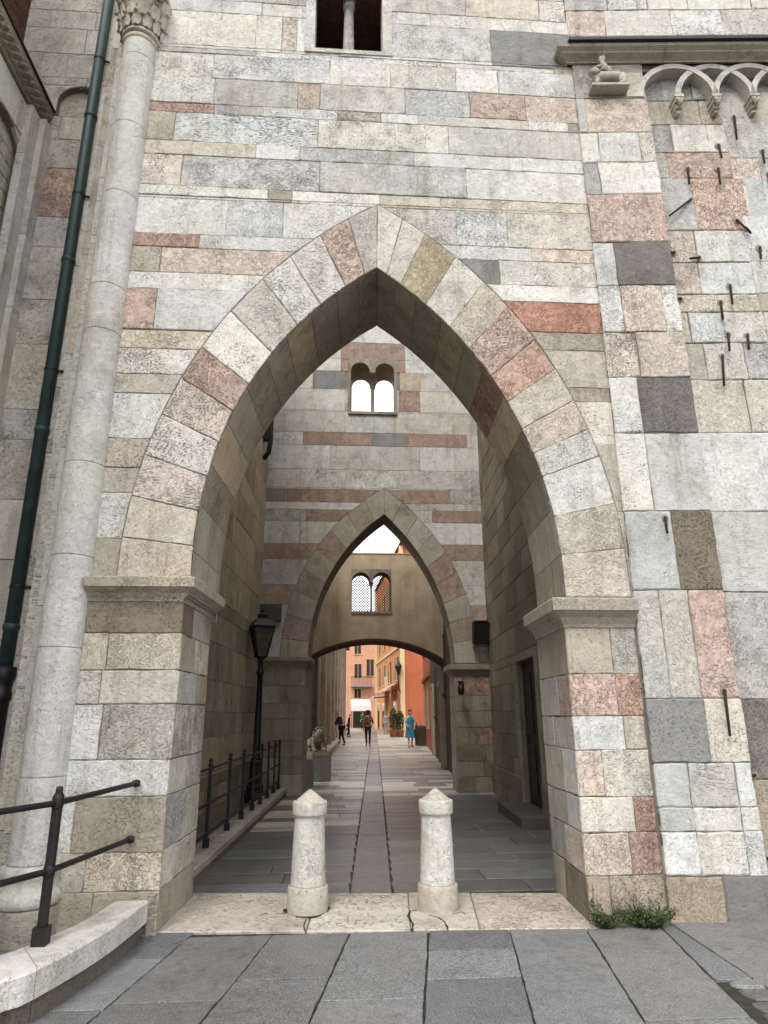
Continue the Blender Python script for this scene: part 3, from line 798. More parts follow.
pbox(mb, frR, du0-.01, du1+.01, .15, 2.46, -.2, -.10)
for k in range(2):
    for (va, vb) in ((.3, 1.1), (1.25, 2.25)):
        x0 = du0+.08+k*(du1-du0)/2; pbox(mb, frR, x0, x0+(du1-du0)/2-.16, va, vb, -.105, -.08)
dr = part(mb, 'door', 'black', tw)  # black leaf paints the shade inside the open doorway
mb = MB(); c, o = stone_col('x')
pbox(mb, frR, du0-.25, du1+.25, -.02, .14, -.3, .42, c, o)
part(mb, 'door_step', 'stone', tw)

# ================================================================== 3. the inner gateway wall
Y2 = 14.9; T2 = .9
g2 = empty('inner_gateway_wall', (.9, Y2, 0), 'grey and pink banded stone wall with a smaller pointed arch and a twin window, deep in the passage', 'wall')
fr2 = skew_fr((0, Y2, 0))
i2 = Pointed((3.341, 2.817, 3.985), (-2.198, 2.54, 4.80), 2.72); o2 = Pointed((3.30, 2.75, 4.56), (-1.85, 2.62, 5.02), 2.72)
i2.sp = o2.sp = 2.66
m2 = Pointed((3.32, 2.78, 4.26), (-2.02, 2.58, 4.92), 2.66)
c2 = Cut(0, o2.top+.003, lambda v: (o2.xl(v)-.003 if v < o2.top else o2.tu, o2.xr(v)+.003 if v < o2.top else o2.tu))
W2a, W2b = .17, 1.38; W2z0, W2z1 = 8.70, 10.15
wc2 = Cut(W2z0, W2z1, lambda v: (W2a, W2b))
mb = MB()
def zy(y, x=370): return on_y(x, y, Y2).z
def xx(x, y): return on_y(x, y, Y2).x
X2L, X2R = -1.80, 3.40
def sc(a): return 260+a/3.2
bands = [  # y top, y bottom, stones between pixel columns
 (300, 343, [(250, 340, 'w'), (340, 400, 'W'), (400, 520, 'w')]),
 (343, 372, [(250, 341, 'W'), (341, 405, 'j'), (405, 520, 'W')]),
 (372, 390, [(250, 313, 'W'), (313, 345, 'G'), (400, 421, 'y'), (421, 520, 'W')]),
 (390, 411, [(250, 345, 'W'), (345, 399, 'w'), (399, 420, 'j'), (420, 520, 'W')]),
 (411, 433, [(250, 345, 'w'), (345, 395, 'W'), (395, 520, 'w')]),
 (433, 446, [(250, 303, 'W'), (303, 373, 'j'), (373, 405, 'G'), (405, 467, 'j'), (467, 520, 'W')]),
 (446, 470, [(250, 330, 'W'), (330, 420, 'w'), (420, 520, 'W')]),
 (470, 490, [(250, 300, 'w'), (300, 400, 'W'), (400, 520, 'w')]),
 (490, 503, [(255, 284, 'G'), (284, 375, 'j'), (375, 450, 'j'), (450, 520, 'w')]),
 (503, 510, [(255, 308, 'W'), (308, 440, 'W'), (440, 520, 'W')]),
 (510, 522, [(255, 306, 'w'), (306, 352, 'j'), (410, 432, 'w'), (432, 482, 'j')]),
 (522, 544, [(250, 300, 'W'), (300, 350, 'w'), (400, 520, 'W')]),
 (544, 560, [(250, 330, 'j'), (420, 440, 'W'), (440, 520, 'j')]),
 (560, 585, [(250, 320, 'w'), (430, 520, 'w')]),
 (585, 605, [(250, 310, 'j'), (440, 520, 'W')]),
 (605, 632, [(250, 300, 'w'), (450, 520, 'j')]),
 (632, 662, [(250, 300, 'w'), (450, 520, 'w')])]
for yt, yb, items in bands:
    ym = (yt+yb)/2
    for a, b, kd in items:
        ua, ub = max(X2L, xx(a, ym)), min(X2R, xx(b, ym))
        if a <= 256: ua = X2L
        if b >= 500: ub = X2R
        for P in minus(ua, ub, zy(yb), zy(yt), [c2, wc2]): stone(mb, fr2, P, kd, bev=.004, gap=.003, jit=.002)
courses_random(mb, fr2, X2L, X2R, zy(300), 13, ['w', 'g', 'H', 'r'], (.25, .4), (.6, 1.5), bev=.004)
part(mb, 'wall', 'stone', g2)
mb = MB(); cc2 = Cut(0, i2.top+.014, lambda v: (i2.xl(v)-.014 if v < i2.top else i2.tu-.02, i2.xr(v)+.014 if v < i2.top else i2.tu+.02))
mb = MB(); core(mb, fr2, X2L, X2R, 2.61, 12.9, (cc2, wc2), -.012, -T2); part(mb, 'wall_core', 'mortar', g2)
mb = MB()
ts = [i/9 for i in range(10)]
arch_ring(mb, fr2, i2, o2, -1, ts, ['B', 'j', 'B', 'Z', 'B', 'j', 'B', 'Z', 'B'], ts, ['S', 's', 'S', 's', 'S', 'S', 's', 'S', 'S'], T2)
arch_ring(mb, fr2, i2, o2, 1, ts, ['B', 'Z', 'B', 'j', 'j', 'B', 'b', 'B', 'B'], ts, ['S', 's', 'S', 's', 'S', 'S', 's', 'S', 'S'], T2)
part(mb, 'arch_ring', 'stone', g2)
P2L, P2R = -.70, 2.555
for side in (-1, 1):
    mb = MB()
    if side < 0:
        courses_random(mb, fr2, X2L, P2L, -.02, 2.62, ['s', 'Z', 'B', 's'], (.3, .45), (.4, .9))
        f_ = Fr((P2L, Y2, 0), (SK, 1, 0)); courses_random(mb, f_, 0, T2, -.02, 2.62, ['Z', 's'], (.3, .45), (.4, .9))
        mb.box((X2L, Y2+.02, -.1), (P2L-.03, Y2+T2, 2.6), (.2, .18, .15, 0))
        path = [(X2L, Y2), (P2L, Y2), (P2L+T2*SK, Y2+T2)]; zt_, h_ = 2.80, .2
    else:
        courses_random(mb, fr2, P2R, X2R, -.02, .62, ['S', 's'], (.3, .35), (.4, .9))
        courses_random(mb, fr2, P2R, X2R, .62, 1.3, ['r', 'S', 's'], (.3, .35), (.4, .9))
        courses_random(mb, fr2, P2R, X2R, 1.3, 2.42, ['s', 'Z', 'r', 's'], (.3, .35), (.4, .9))
        f_ = Fr((P2R+T2*SK, Y2+T2, 0), (-SK, -1, 0)); courses_random(mb, f_, 0, T2, -.02, 2.42, ['Z', 's'], (.3, .45), (.4, .9))
        mb.box((P2R+.08, Y2+.02, -.1), (X2R, Y2+T2, 2.4), (.2, .18, .15, 0))
        path = [(P2R+T2*SK, Y2+T2), (P2R, Y2), (X2R, Y2)]; zt_, h_ = 2.62, .22
    part(mb, 'pier', 'stone', g2)
    mb = MB(); sweep(mb, path, prof(zt_, h_), 1, kind='s'); part(mb, 'impost', 'stone', g2)

def twin_window(root, f, a, b, z0, z1, T, kinds, mat='stone', lattice=False, frame_n=.02, post=.07, jamb=.06, sub='window'):
    """two round-headed lights with a colonnette, filling the rectangle a..b, z0..z1 of a wall of thickness T"""
    mb = MB(); mdl = (a+b)/2
    lights = [(a+jamb, mdl-post), (mdl+post, b-jamb)]
    for x0, x1 in lights:
        r = (x1-x0)/2; zs = z1-.10-r; cx = (x0+x1)/2; c, o = stone_col(kinds[0]); cs, os_ = stone_col(kinds[1])
        n = 16
        for i in range(n):
            xa = cx-r*math.cos(PI*i/n); xb = cx-r*math.cos(PI*(i+1)/n)
            za = zs+r*math.sin(PI*i/n); zb = zs+r*math.sin(PI*(i+1)/n)
            mb.face([f.p(xa, za, frame_n), f.p(xb, zb, frame_n), f.p(xb, z1, frame_n), f.p(xa, z1, frame_n)], c, o)
            mb.face([f.p(xb, zb, frame_n), f.p(xa, za, frame_n), f.p(xa, za, -T), f.p(xb, zb, -T)], cs, os_)
            mb.face([f.p(xa, z1, -T), f.p(xb, z1, -T), f.p(xb, zb, -T), f.p(xa, za, -T)], c, o)
    zs0 = z1-.10-(lights[0][1]-lights[0][0])/2
    for x0, x1 in ((a, a+jamb), (b-jamb, b)):
        c, o = stone_col(kinds[0]); pbox(mb, f, x0, x1, z0, z1, -T, frame_n, c, o)
    c, o = stone_col(kinds[0]); pbox(mb, f, mdl-post, mdl+post, zs0-.03, z1, -T, frame_n, c, o)
    c, o = stone_col(kinds[0]); pbox(mb, f, a, b, z0-.07, z0, -T*.9, .05, c, o)
    w_ = part(mb, sub, mat, root)
    mb = MB(); p = f.p(mdl, 0, -T*.35); h = zs0-.03-z0; s_ = post/.07
    mb.lathe([(.075*s_, 0), (.075*s_, .05), (.055*s_, .08), (.048*s_, .12), (.045*s_, h-.2), (.058*s_, h-.18), (.05*s_, h-.15), (.095*s_, h-.02), (.1*s_, h)], (p.x, p.y, z0), 14, *stone_col(kinds[0]))
    subpart(mb, 'colonnette', mat, w_, root)
    if lattice:
        mb = MB()
        for x0, x1 in lights:
            r = (x1-x0)/2; cx = (x0+x1)/2; zs = z1-.10-r
            def inside(x, z): return x0 < x < x1 and z0 < z < (zs+math.sqrt(max(0, r*r-(x-cx)**2)) if z > zs else z+1)
            for sgn in (-1, 1):
                k = -14.0
                while k < 14:
                    seg = []
                    for j in range(120):
                        z = z0+(z1-z0)*j/119; x = cx+k*.085+sgn*(z-z0)
                        if inside(x, z): seg.append((x, z))
                    if len(seg) > 1: mb.tube([f.p(*seg[0], -.12-.01*sgn), f.p(*seg[-1], -.12-.01*sgn)], .011, 4)
                    k += 1
        subpart(mb, 'lattice', 'iron', w_, root)
    return w_
twin_window(g2, fr2, W2a, W2b, W2z0, W2z1, T2, ['Z', 's'])
# things fixed on that wall
mb = MB(); a = on_y(259, 621, Y2-.12); b = on_y(281.5, 604, Y2-.12)
mb.box((a.x, Y2-.12, a.z), (b.x, Y2-.004, b.z)); mb.box((a.x+.03, Y2-.128, a.z+.03), (b.x-.03, Y2-.12, b.z-.03))
tag(mb.build('metal_box', 'panel'), 'square grey metal box fixed to the inner wall just above the street lamp', 'box')
mb = MB(); a = on_y(474, 643, Y2-.3); b = on_y(489, 622, Y2-.3)
mb.box((a.x, Y2-.34, a.z), (b.x, Y2-.12, b.z), rot=Matrix.Rotation(R(14), 3, 'X'), pivot=((a.x+b.x)/2, Y2-.2, (a.z+b.z)/2))
mb.tube([((a.x+b.x)/2, Y2-.2, b.z-.1), ((a.x+b.x)/2, Y2-.005, b.z-.1)], .025, 8)
mb.box((a.x+.03, Y2-.38, b.z+.0), (b.x-.03, Y2-.1, b.z+.025))
tag(mb.build('floodlight', 'black'), 'black floodlight box on the inner wall above the right impost', 'floodlight')
c_ = on_y(461, 691, Y2-.3)
mb = MB(); mb.lathe([(.02, .13), (.07, .12), (.075, .02), (.07, -.02), (.05, -.07), (.0, -.085)], c_, 16); mb.tube([c_+Vector((0, 0, .12)), c_+Vector((0.04, .1, .16)), c_+Vector((.06, .297, .16))], .02, 8)
mb.box((c_.x, Y2-.03, c_.z+.09), (c_.x+.12, Y2-.003, c_.z+.22))
tag(mb.build('security_camera', 'black'), 'small dark dome camera on a bracket below the right impost of the inner arch', 'camera')

# ================================================================== 4. the church on the left
ch = empty('church', (-3.4, 6.6, 0), 'pale stone church on the left with blind arches and a string cornice', 'church')
YP = 6.6; CXL = -3.67
def on_x(px, py, X):
    d = ray(px, py); return CAM+d*(X/d.x)
frp = Fr((0, YP, 0), (1, 0, 0))
mb = MB()
# shallow round-headed niche behind the pipe
na, nb_ = on_y(56, 108, YP).x, on_y(98, 108, YP).x
nz = on_y(75, 116, YP).z; nr = (nb_-na)/2; ncx = (na+nb_)/2
NS = .22
ncut = Cut(nz, nz+NS+nr, lambda v: (ncx-math.sqrt(max(0, nr*nr-max(0, v-nz-NS)**2)), ncx+math.sqrt(max(0, nr*nr-max(0, v-nz-NS)**2))))
zz = lambda y: on_y(60, y, YP).z
for yt, yb, items in [(-40, 10, ['w']), (10, 28, ['w', 'w']), (28, 53, ['u', 'w']), (53, 77, ['u', 'u', 'w']), (77, 116, ['u', 'w']), (116, 139, ['u', 'u', 'w']), (139, 168, ['u']), (168, 217, ['r']), (217, 247, ['w']), (247, 300, ['w']), (300, 345, ['w']), (345, 410, ['u']), (410, 440, ['w']), (440, 500, ['u']), (500, 560, ['w']), (560, 640, ['u']), (640, 720, ['w']), (720, 800, ['u']), (800, 880, ['u']), (880, 950, ['u'])]:
    za, zb = zz(yb), zz(yt); n = len(items); x_ = CXL+.1 if za < 8.2 else CXL-.42; us = [x_]+[x_+(-2.3-x_)*(i+random.uniform(-.15, .15))/n for i in range(1, n)]+[-2.25]
    for a, b, kd in zip(us, us[1:], items):
        for P in minus(a, b, za, zb, [ncut], 14): stone(mb, frp, P, kd, bev=.005, gap=.003)
mb.box((CXL-.5, YP+.10, -.6), (-2.2, YP+.4, 12.4), (.2, .18, .15, 0))
core(mb, frp, CXL-.45, -2.2, -.6, 12.4, (ncut,), -.012, -.11, 400)
part(mb, 'wall', 'stone', ch)
mb = MB(); c, o = stone_col('b')
mb.box((na-.02, YP+.085, nz-.02), (nb_+.02, YP+.1, nz+NS+nr+.03), c, o); part(mb, 'niche', 'stone', ch)
# wall returning towards the square
frq = Fr((CXL, 1.2, 0), (0, 1, 0))
mb = MB()
qz = on_x(45, 136, CXL+.02).z
_e = on_x(30, 150, CXL); _t = on_x(9, 113, CXL)
qb = _e.y-1.2; qa = qb-2*(_e.y-_t.y)
qs = _t.z-(qb-qa)/2
qr = (qb-qa)/2; qc = (qa+qb)/2
qcut = Cut(-.6, qs+qr, lambda v: (qa, qb) if v < qs else (qc-math.sqrt(max(0, qr*qr-(v-qs)**2)), qc+math.sqrt(max(0, qr*qr-(v-qs)**2))))
q2 = Cut(-.6, qs+qr, lambda v: tuple(x-(qb-qa)-.35 for x in qcut.fn(v)))
courses_random(mb, frq, 0, YP-.13-1.2, -.6, qz, ['u', 'c', 'u', 'c', 'w'], (.5, .8), (.5, 1.1), (qcut, q2), bev=.006)
core(mb, frq, 0, YP-1.2, -.6, qz, (qcut, q2), -.012, -.13, 200)
courses_random(mb, frq, 0, YP-1.2, -.6, qz, ['u', 'w', 'y', 'U'], (.16, .22), (.3, .6), (), n0=-.10, depth=.02)
mb.box((CXL-1.0, 1.2, -.6), (CXL-.125, YP+.1, qz), (.2, .18, .15, 0))
part(mb, 'return_wall', 'stone', ch)
mb = MB()
for (x0, x1, y0, y1) in ((CXL-.02, CXL+.07, YP-.36, YP-.004), (CXL+.0, CXL+.14, YP-.17, YP+.02)):
    v = -.6
    while v < qz-.02:
        vb = min(qz, v+random.uniform(.7, 1.3)); c, o = stone_col('c', .07); mb.box((x0, y0, v+.004), (x1, y1, vb-.004), c, o); v = vb
part(mb, 'pilaster_strip', 'stone', ch)
mb = MB()
y = 1.2
while y < YP-.05:
    yb = min(YP, y+random.uniform(.5, .8))
    sweep(mb, [(CXL, y+.002), (CXL, yb-.002)], [(0, qz), (.03, qz), (.035, qz+.03), (.11, qz+.17), (.12, qz+.19), (.125, qz+.26), (0, qz+.26)], 1, kind=random.choice(['Z', 's', 'B']))
    y = yb
# carved scale pattern on the slanting underside
for k in range(48):
    for j in range(3):
        yy = YP-.06-k*.11-(j % 2)*.055; t = (j+.7)/3.4
        p = Vector((CXL+.035+.075*t+.006, yy, qz+.03+.14*t-.008)); mb.lathe([(.042, 0), (.038, .013), (.022, .016), (.018, .004), (0, .002)], p, 8, *stone_col('b'))
cc = part(mb, 'string_cornice', 'stone', ch)
mb = MB(); mb.box((CXL-.45, 1.2, qz+.262), (CXL+.145, YP-.003, qz+.29)); subpart(mb, 'lead_flashing', 'black', cc, ch)
mb = MB()
v = qz+.32; k = 0
while v < 12.3:
    x = 1.25+(.13 if k % 2 else 0)
    while x < YP-.02:
        mb.box((CXL-.6, x, v), (CXL-.40+random.uniform(-.003, .003), min(x+.25, YP-.01), v+.058)); x += .262
    v += .07; k += 1
part(mb, 'brickwork', 'brick', ch)
# pilaster strips stepping forward to the column
mb = MB()
for (x0, x1, yf) in ((-2.92, -2.46, 6.36), (-2.76, -2.16, 6.12), (-2.62, -2.14, 5.97)):
    v = -.6
    while v < 12.2:
        vb = min(12.2, v+random.uniform(.7, 1.5)); c, o = stone_col(random.choice(['w', 'c', 'u', 'c']), .06)
        mb.box((x0, yf, v+.004), (x1, YP+.05, vb-.004), c, o); v = vb
part(mb, 'stepped_jamb', 'stone', ch)
# flank wall along the passage
LX = lambda Y: -1.72-(14.9-Y)*SK
frL = Fr((LX(6.9), 6.9, 0), (SK, 1, 0))
mb = MB()
ul2 = (15.0-6.9)/Dirp.y
courses_random(mb, frL, 0, ul2, 3.4, 12.4, ['T', 't', 'T', 'T', 't'], (.4, .7), (.6, 1.6), bev=.004, gap=.003)
courses_random(mb, frL, 0, ul2, .75, 3.4, ['Z', 't', 's', 'B', 't'], (.35, .6), (.5, 1.3), bev=.006)
courses_random(mb, frL, 0, ul2, -.5, .75, ['S', 'Z', 's'], (.3, .4), (.6, 1.2), n0=.09, depth=.15)
pbox(mb, frL, 0, ul2, -.6, 12.3, -.7, -.012, (.2, .18, .15, 0))
part(mb, 'flank_wall', 'stone', ch)
mb = MB()   # flat black plate painting the shade of a little arched recess
u0 = (9.6-6.9); nn = 12
pts = [(u0, .95), (u0+.26, .95), (u0+.26, 1.55)]+[(u0+.13+.13*math.cos(PI*i/nn), 1.55+.13*math.sin(PI*i/nn)) for i in range(1, nn)]+[(u0, 1.55)]
mb.face([frL.p(a, b, .006) for a, b in pts]); 
for i in range(len(pts)):
    j = (i+1) % len(pts); mb.face([frL.p(*pts[i], .006), frL.p(*pts[j], .006), frL.p(*pts[j], -.02), frL.p(*pts[i], -.02)])
part(mb, 'painted_wall_niche', 'black', ch)

# the engaged column
cxx, cyy = -2.325, 5.85; cr = .178
ec = empty('engaged_column', (cxx, cyy, 0), 'tall pale round column with a carved leaf capital left of the archway', 'column')
mb = MB()
v = .52; j = 0; c0_, o0_ = stone_col('c', .01)
hs = [.62, 1.0, .78, .85, 1.35, .5, 1.1, .9, .95]
while v < 8.86:
    vb = min(8.86, v+hs[j % len(hs)]); j += 1
    k_ = random.uniform(.955, 1.03); c, o = (c0_[0]*k_, c0_[1]*k_, c0_[2]*k_*(1.0 if v > 2.8 else 1.03), c0_[3]), o0_
    mb.lathe([(cr-.005, v+.001), (cr, v+.005), (cr, v+.012), (cr, v+.03), (cr, vb-.03), (cr, vb-.012), (cr, vb-.005), (cr-.005, vb-.001)], (cxx, cyy, 0), 36, c, o, cap=True); v = vb
mb.lathe([(cr, 8.80), (cr+.012, 8.82), (cr+.012, 8.855), (cr-.01, 8.87)], (cxx, cyy, 0), 36, *stone_col('u'))
part(mb, 'shaft', 'stone', ec)
mb = MB(); c, o = stone_col('U')
z0 = 8.87
mb.lathe([(cr-.01, z0), (cr+.03, z0+.012), (cr+.035, z0+.04), (cr+.0, z0+.055), (cr+.02, z0+.2), (cr+.07, z0+.40), (cr+.13, z0+.52)], (cxx, cyy, 0), 32, c, o)
for tier, (zl, hh, rr, n) in enumerate(((z0+.05, .20, cr+.02, 12), (z0+.18, .24, cr+.05, 12))):
    for k in range(n):
        a = 2*PI*(k+.5*tier)/n; d = Vector((math.cos(a), math.sin(a), 0)); t = Vector((-d.y, d.x, 0)); b = Vector((cxx, cyy, zl))
        rows_ = []
        for q in range(7):
            s_ = q/6; w_ = .055*math.sin(PI*min(1, .18+s_*.8)); outw = .02+.05*s_**2.5; zz_ = hh*(s_ if s_ < .85 else .85-(s_-.85)*.7)
            rows_.append([b+d*(rr+outw+.02*(1-abs(e)))+t*(w_*e)+Vector((0, 0, zz_)) for e in (-1, -.5, 0, .5, 1)])
        mb.grid(rows_, False, True, False, c, o)
        mb.lathe([(0, -.02), (.022, -.01), (.022, .01), (0, .02)], b+d*(rr+.07)+Vector((0, 0, hh*.80)), 8, c, o)
for sx, sy in ((-1, -1), (1, -1), (1, 1), (-1, 1)):
    for q in range(2): mb.lathe([(0, -.05), (.045, -.03), (.05, .03), (0, .05)], (cxx+sx*.24, cyy+sy*.24, z0+.44+.0*q), 10, c, o)
mb.box((cxx-.29, cyy-.29, z0+.52), (cxx+.29, cyy+.29, z0+.60), c, o)
part(mb, 'capital', 'stone', ec)
mb = MB(); c, o = stone_col('c')
mb.lathe([(cr+.005, .52), (cr+.02, .515), (cr+.04, .50), (cr+.045, .47), (cr+.04, .44), (cr+.03, .425), (cr+.022, .40), (cr+.025, .36), (cr+.05, .335), (cr+.06, .32), (cr+.07, .285), (cr+.06, .25), (cr+.04, .235)], (cxx, cyy, 0), 36, c, o)
mb.lathe([(cr+.055, .233), (cr+.06, .22), (cr+.06, -.05), (cr+.05, -.5)], (cxx, cyy, 0), 36, *stone_col('B'))
part(mb, 'base', 'stone', ec)

# rain pipe
dp = empty('downpipe', (-2.98, 6.33, 0), 'dark green rain pipe with a black lower sleeve left of the round column', 'pipe')
mb = MB(); px_, py_ = -2.98, 6.33
mb.lathe([(.062, 2.0), (.062, 12.5)], (px_, py_, 0), 18)
for z_ in (2.35, 4.3, 6.3, 8.3, 10.3): mb.lathe([(.062, z_), (.072, z_+.01), (.072, z_+.05), (.062, z_+.06)], (px_, py_, 0), 18, cap=False)
part(mb, 'pipe', 'green', dp)
for z_ in (2.75, 5.0, 7.2, 9.2):
    mb = MB(); mb.tube([(px_+.05, py_, z_), (px_+.13, py_+.02, z_), (px_+.14, YP+.0, z_)], .014, 6)
    mb.lathe([(.066, z_-.015), (.07, z_), (.066, z_+.015)], (px_, py_, 0), 18, cap=False); part(mb, 'bracket', 'iron', dp)
mb = MB(); mb.lathe([(.075, -.4), (.075, 1.72), (.09, 1.74), (.09, 1.80), (.08, 1.82), (.085, 1.9), (.10, 1.92), (.10, 2.02), (.064, 2.03)], (px_, py_, 0), 20); part(mb, 'sleeve', 'black', dp)
# pipe inside the passage, on the flank wall
mb = MB()
yv = 14.2; xv = LX(yv)+.16
mb.tube([(xv+.0, yv, 12.2), (xv, yv, 7.55), (xv-.03, yv, 7.3), (xv-.14, yv+.02, 7.15)], .055, 12)
mb.box((xv-.16, yv-.12, 9.0), (xv-.02, yv+.12, 9.5)); mb.box((xv-.16, yv-.1, 7.6), (xv-.02, yv+.1, 8.0))
tag(mb.build('downpipe', 'black'), 'thin black rain pipe high on the church flank inside the passage', 'pipe')

# ================================================================== 5. ground, paving, kerbs
def structure(o): o['kind'] = 'structure'; return o
mb = MB(); mb.face([(-400, -400, -.015), (400, -400, -.015), (400, 400, -.015), (-400, 400, -.015)])
structure(mb.build('ground', 'soil'))
frg = Fr((0, 0, 0), (1, 0, 0), (0, 1, 0))
ST['K'] = ((.145, .15, .158), .12, .0); ST['k'] = ((.19, .195, .203), .12, 0); ST['M'] = ((.12, .12, .12), .12, 0)
lines = []
RAG[0] = .0035
for a, b in (((190, 936), (88, 1023)), ((272, 935), (200, 1023)), ((349, 935), (309, 1023)), ((429, 931), (423, 1023)), ((512, 938), (535, 1023)), ((587, 931), (645, 1023)), ((669, 935), (757, 1022)), ((682, 931), (768, 988))):
    p, q = on_z(*a), on_z(*b); s = (p.x-q.x)/(p.y-q.y); lines.append((p.x-s*p.y, s))
lines = [(lines[0][0]-3.0, .02), (lines[0][0]-1.9, .02), (lines[0][0]-.85, lines[0][1])]+lines+[(lines[-1][0]+1.0, lines[-1][1]), (lines[-1][0]+2.4, lines[-1][1]), (lines[-1][0]+3.9, lines[-1][1])]
gy = lambda y, x=400: on_z(x, y).y
cuts = {2: [gy(960, 130)], 3: [gy(1001, 200)], 4: [gy(980, 260)], 5: [gy(1000, 360)], 6: [gy(949, 470), gy(978, 470)], 7: [3.95], 8: [gy(1023, 600)], 9: [gy(981, 690)], 10: [gy(953, 730)]}
mb = MB(); cob = MB()
lx = lambda l, y: l[0]+l[1]*y
for i in range(len(lines)-1):
    top = 5.80 if i < 8 else 5.84
    if i <= 2: top = 5.95
    ys = [top]+cuts.get(i, [])
    while ys[-1] > -2.0: ys.append(ys[-1]-random.uniform(.75, 1.6))
    for ya, yb in zip(ys, ys[1:]):
        if i >= 9 and ya < gy(978, 690):
            continue
        P = [(lx(lines[i], yb), yb), (lx(lines[i+1], yb), yb), (lx(lines[i+1], ya), ya), (lx(lines[i], ya), ya)]
        stone(mb, frg, P, random.choice('KkkK'), 0, depth=.03, gap=.006, bev=.003, jit=.0008)
structure(mb.build('square_paving', 'paving'))
RAG[0] = 0
# cobbles at the foot of the tower
y = gy(980, 700)
while y > 1.2:
    h = random.uniform(.10, .16); x = lx(lines[9], y)+.06+random.uniform(0, .06)
    while x < 8.0:
        w_ = random.uniform(.12, .24)
        jj = lambda: random.uniform(-.014, .014)
        P = [(x+jj(), y-h+jj()), (x+w_*.5+jj(), y-h-.01+jj()), (x+w_+jj(), y-h+jj()), (x+w_+.012+jj(), y-h*.5), (x+w_+jj(), y+jj()), (x+w_*.5, y+.008+jj()), (x+jj(), y+jj()), (x-.012, y-h*.5)]
        stone(cob, frg, P, random.choice('MKKkMx'), random.uniform(-.012, .0), depth=.03, gap=.012, bev=.016)
        x += w_+.012
    y -= h+.012
structure(cob.build('cobbles', 'paving'))
# threshold between the piers
mb = MB()
fa = lambda x: (on_z(x, 933-(x-165)*4/425.)).xy
fb = lambda x: (on_z(x, 893.5)).xy
for a, b, a2, b2, kd in ((150, 306, 176, 318, 'n'), (306, 411, 318, 408, 'N'), (411, 480, 408, 470, 'N'), (480, 612, 470, 566, 'n')):
    stone(mb, frg, [tuple(fa(a)), tuple(fa(b)), tuple(fb(b2)), tuple(fb(a2))], kd, .006, depth=.04, gap=.0035, bev=.008)
structure(mb.build('threshold', 'stone'))
mb = MB()
def crack(pts, w0):
    P = []
    for a, b in zip(pts, pts[1:]):
        n = 6
        for k in range(n): P.append(on_z(a[0]+(b[0]-a[0])*k/n+random.uniform(-.5, .5), a[1]+(b[1]-a[1])*k/n, .009))
    P.append(on_z(*pts[-1], .009))
    for i, (p, q) in enumerate(zip(P, P[1:])):
        w = w0*random.uniform(.5, 1.3); d = (q-p).normalized(); nn = Vector((-d.y, d.x, 0))*w
        mb.face([p-nn, p+nn, q+nn, q-nn])
crack([(306, 919), (304, 926), (305, 931)], .006); crack([(418, 910), (410, 911), (408, 916), (413, 924), (412, 931)], .009); crack([(428, 915), (438, 917), (445, 922), (448, 930)], .008)
crack([(296, 914), (288, 912), (281, 914)], .004); crack([(452, 914), (461, 912), (466, 914)], .006)
for (cx_, cy_) in ((307.5, 911), (438, 909)):
    p = on_z(cx_, cy_, .008); ring_ = []
    for k in range(40):
        a = 2*PI*k/40; r_ = .185+.025*math.sin(3*a+cx_)+random.uniform(-.008, .012); ring_.append(p+Vector((r_*math.cos(a), r_*math.sin(a), 0)))
    mb.face(ring_)
structure(mb.build('cracks', 'soil'))
# paving of the passage and of the street behind
KX = lambda Y: -1.37+(Y-7.4)*.0497 if Y < 15.6 else -.80+(Y-18)*.036
def EX(Y):
    if Y < 15.9: return RX(Y)
    return 3.3+(Y-20.8)*.1
mb = MB()
y = on_z(378, 893).y-.01
ch0 = on_z(371, 890); chx = lambda Y: ch0.x+(Y-ch0.y)*.055
while y < 84:
    h = random.uniform(.34, .52) if y < 40 else random.uniform(.7, 1.0)
    yb = y+h; ym = y+h/2
    for s, x0, x1 in ((-1, KX(ym)-.03, chx(ym)-.205), (1, chx(ym)+.205, EX(ym)+.1)):
        if s < 0: x0 -= .0
        x = x0
        while x < x1-.02:
            xb = min(x1, x+random.uniform(.55, 1.5))
            if x1-xb < .3: xb = x1
            kd = random.choice(['M', 'M', 'M', 'M', 'M', 'K', 'x', 'K', 'x'] if (y < 10.5 or (s > 0 and y < 14.5)) else ['K', 'q', 'Q', 'Q', 'q', 'M', 'K', 'Q'])  # darker near, paler far: passage shade and street reflection put into slab colour
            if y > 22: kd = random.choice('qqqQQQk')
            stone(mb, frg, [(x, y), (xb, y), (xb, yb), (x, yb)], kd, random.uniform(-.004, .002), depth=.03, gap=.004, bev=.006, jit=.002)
            x = xb
    y = yb
y = on_z(378, 893).y-.01
while y < 84:
    yb = y+random.uniform(.5, 1.3); kd = random.choice('xxMx') if y < 15 else random.choice('kKqk')  # strip takes the same painted change from dark to pale
    stone(mb, frg, [(chx(y)-.2, y), (chx(y)+.2, y), (chx(yb)+.2, yb), (chx(yb)-.2, yb)], kd, -.007, depth=.03, gap=.006, bev=.004)
    y = yb
structure(mb.build('street_paving', 'polished'))
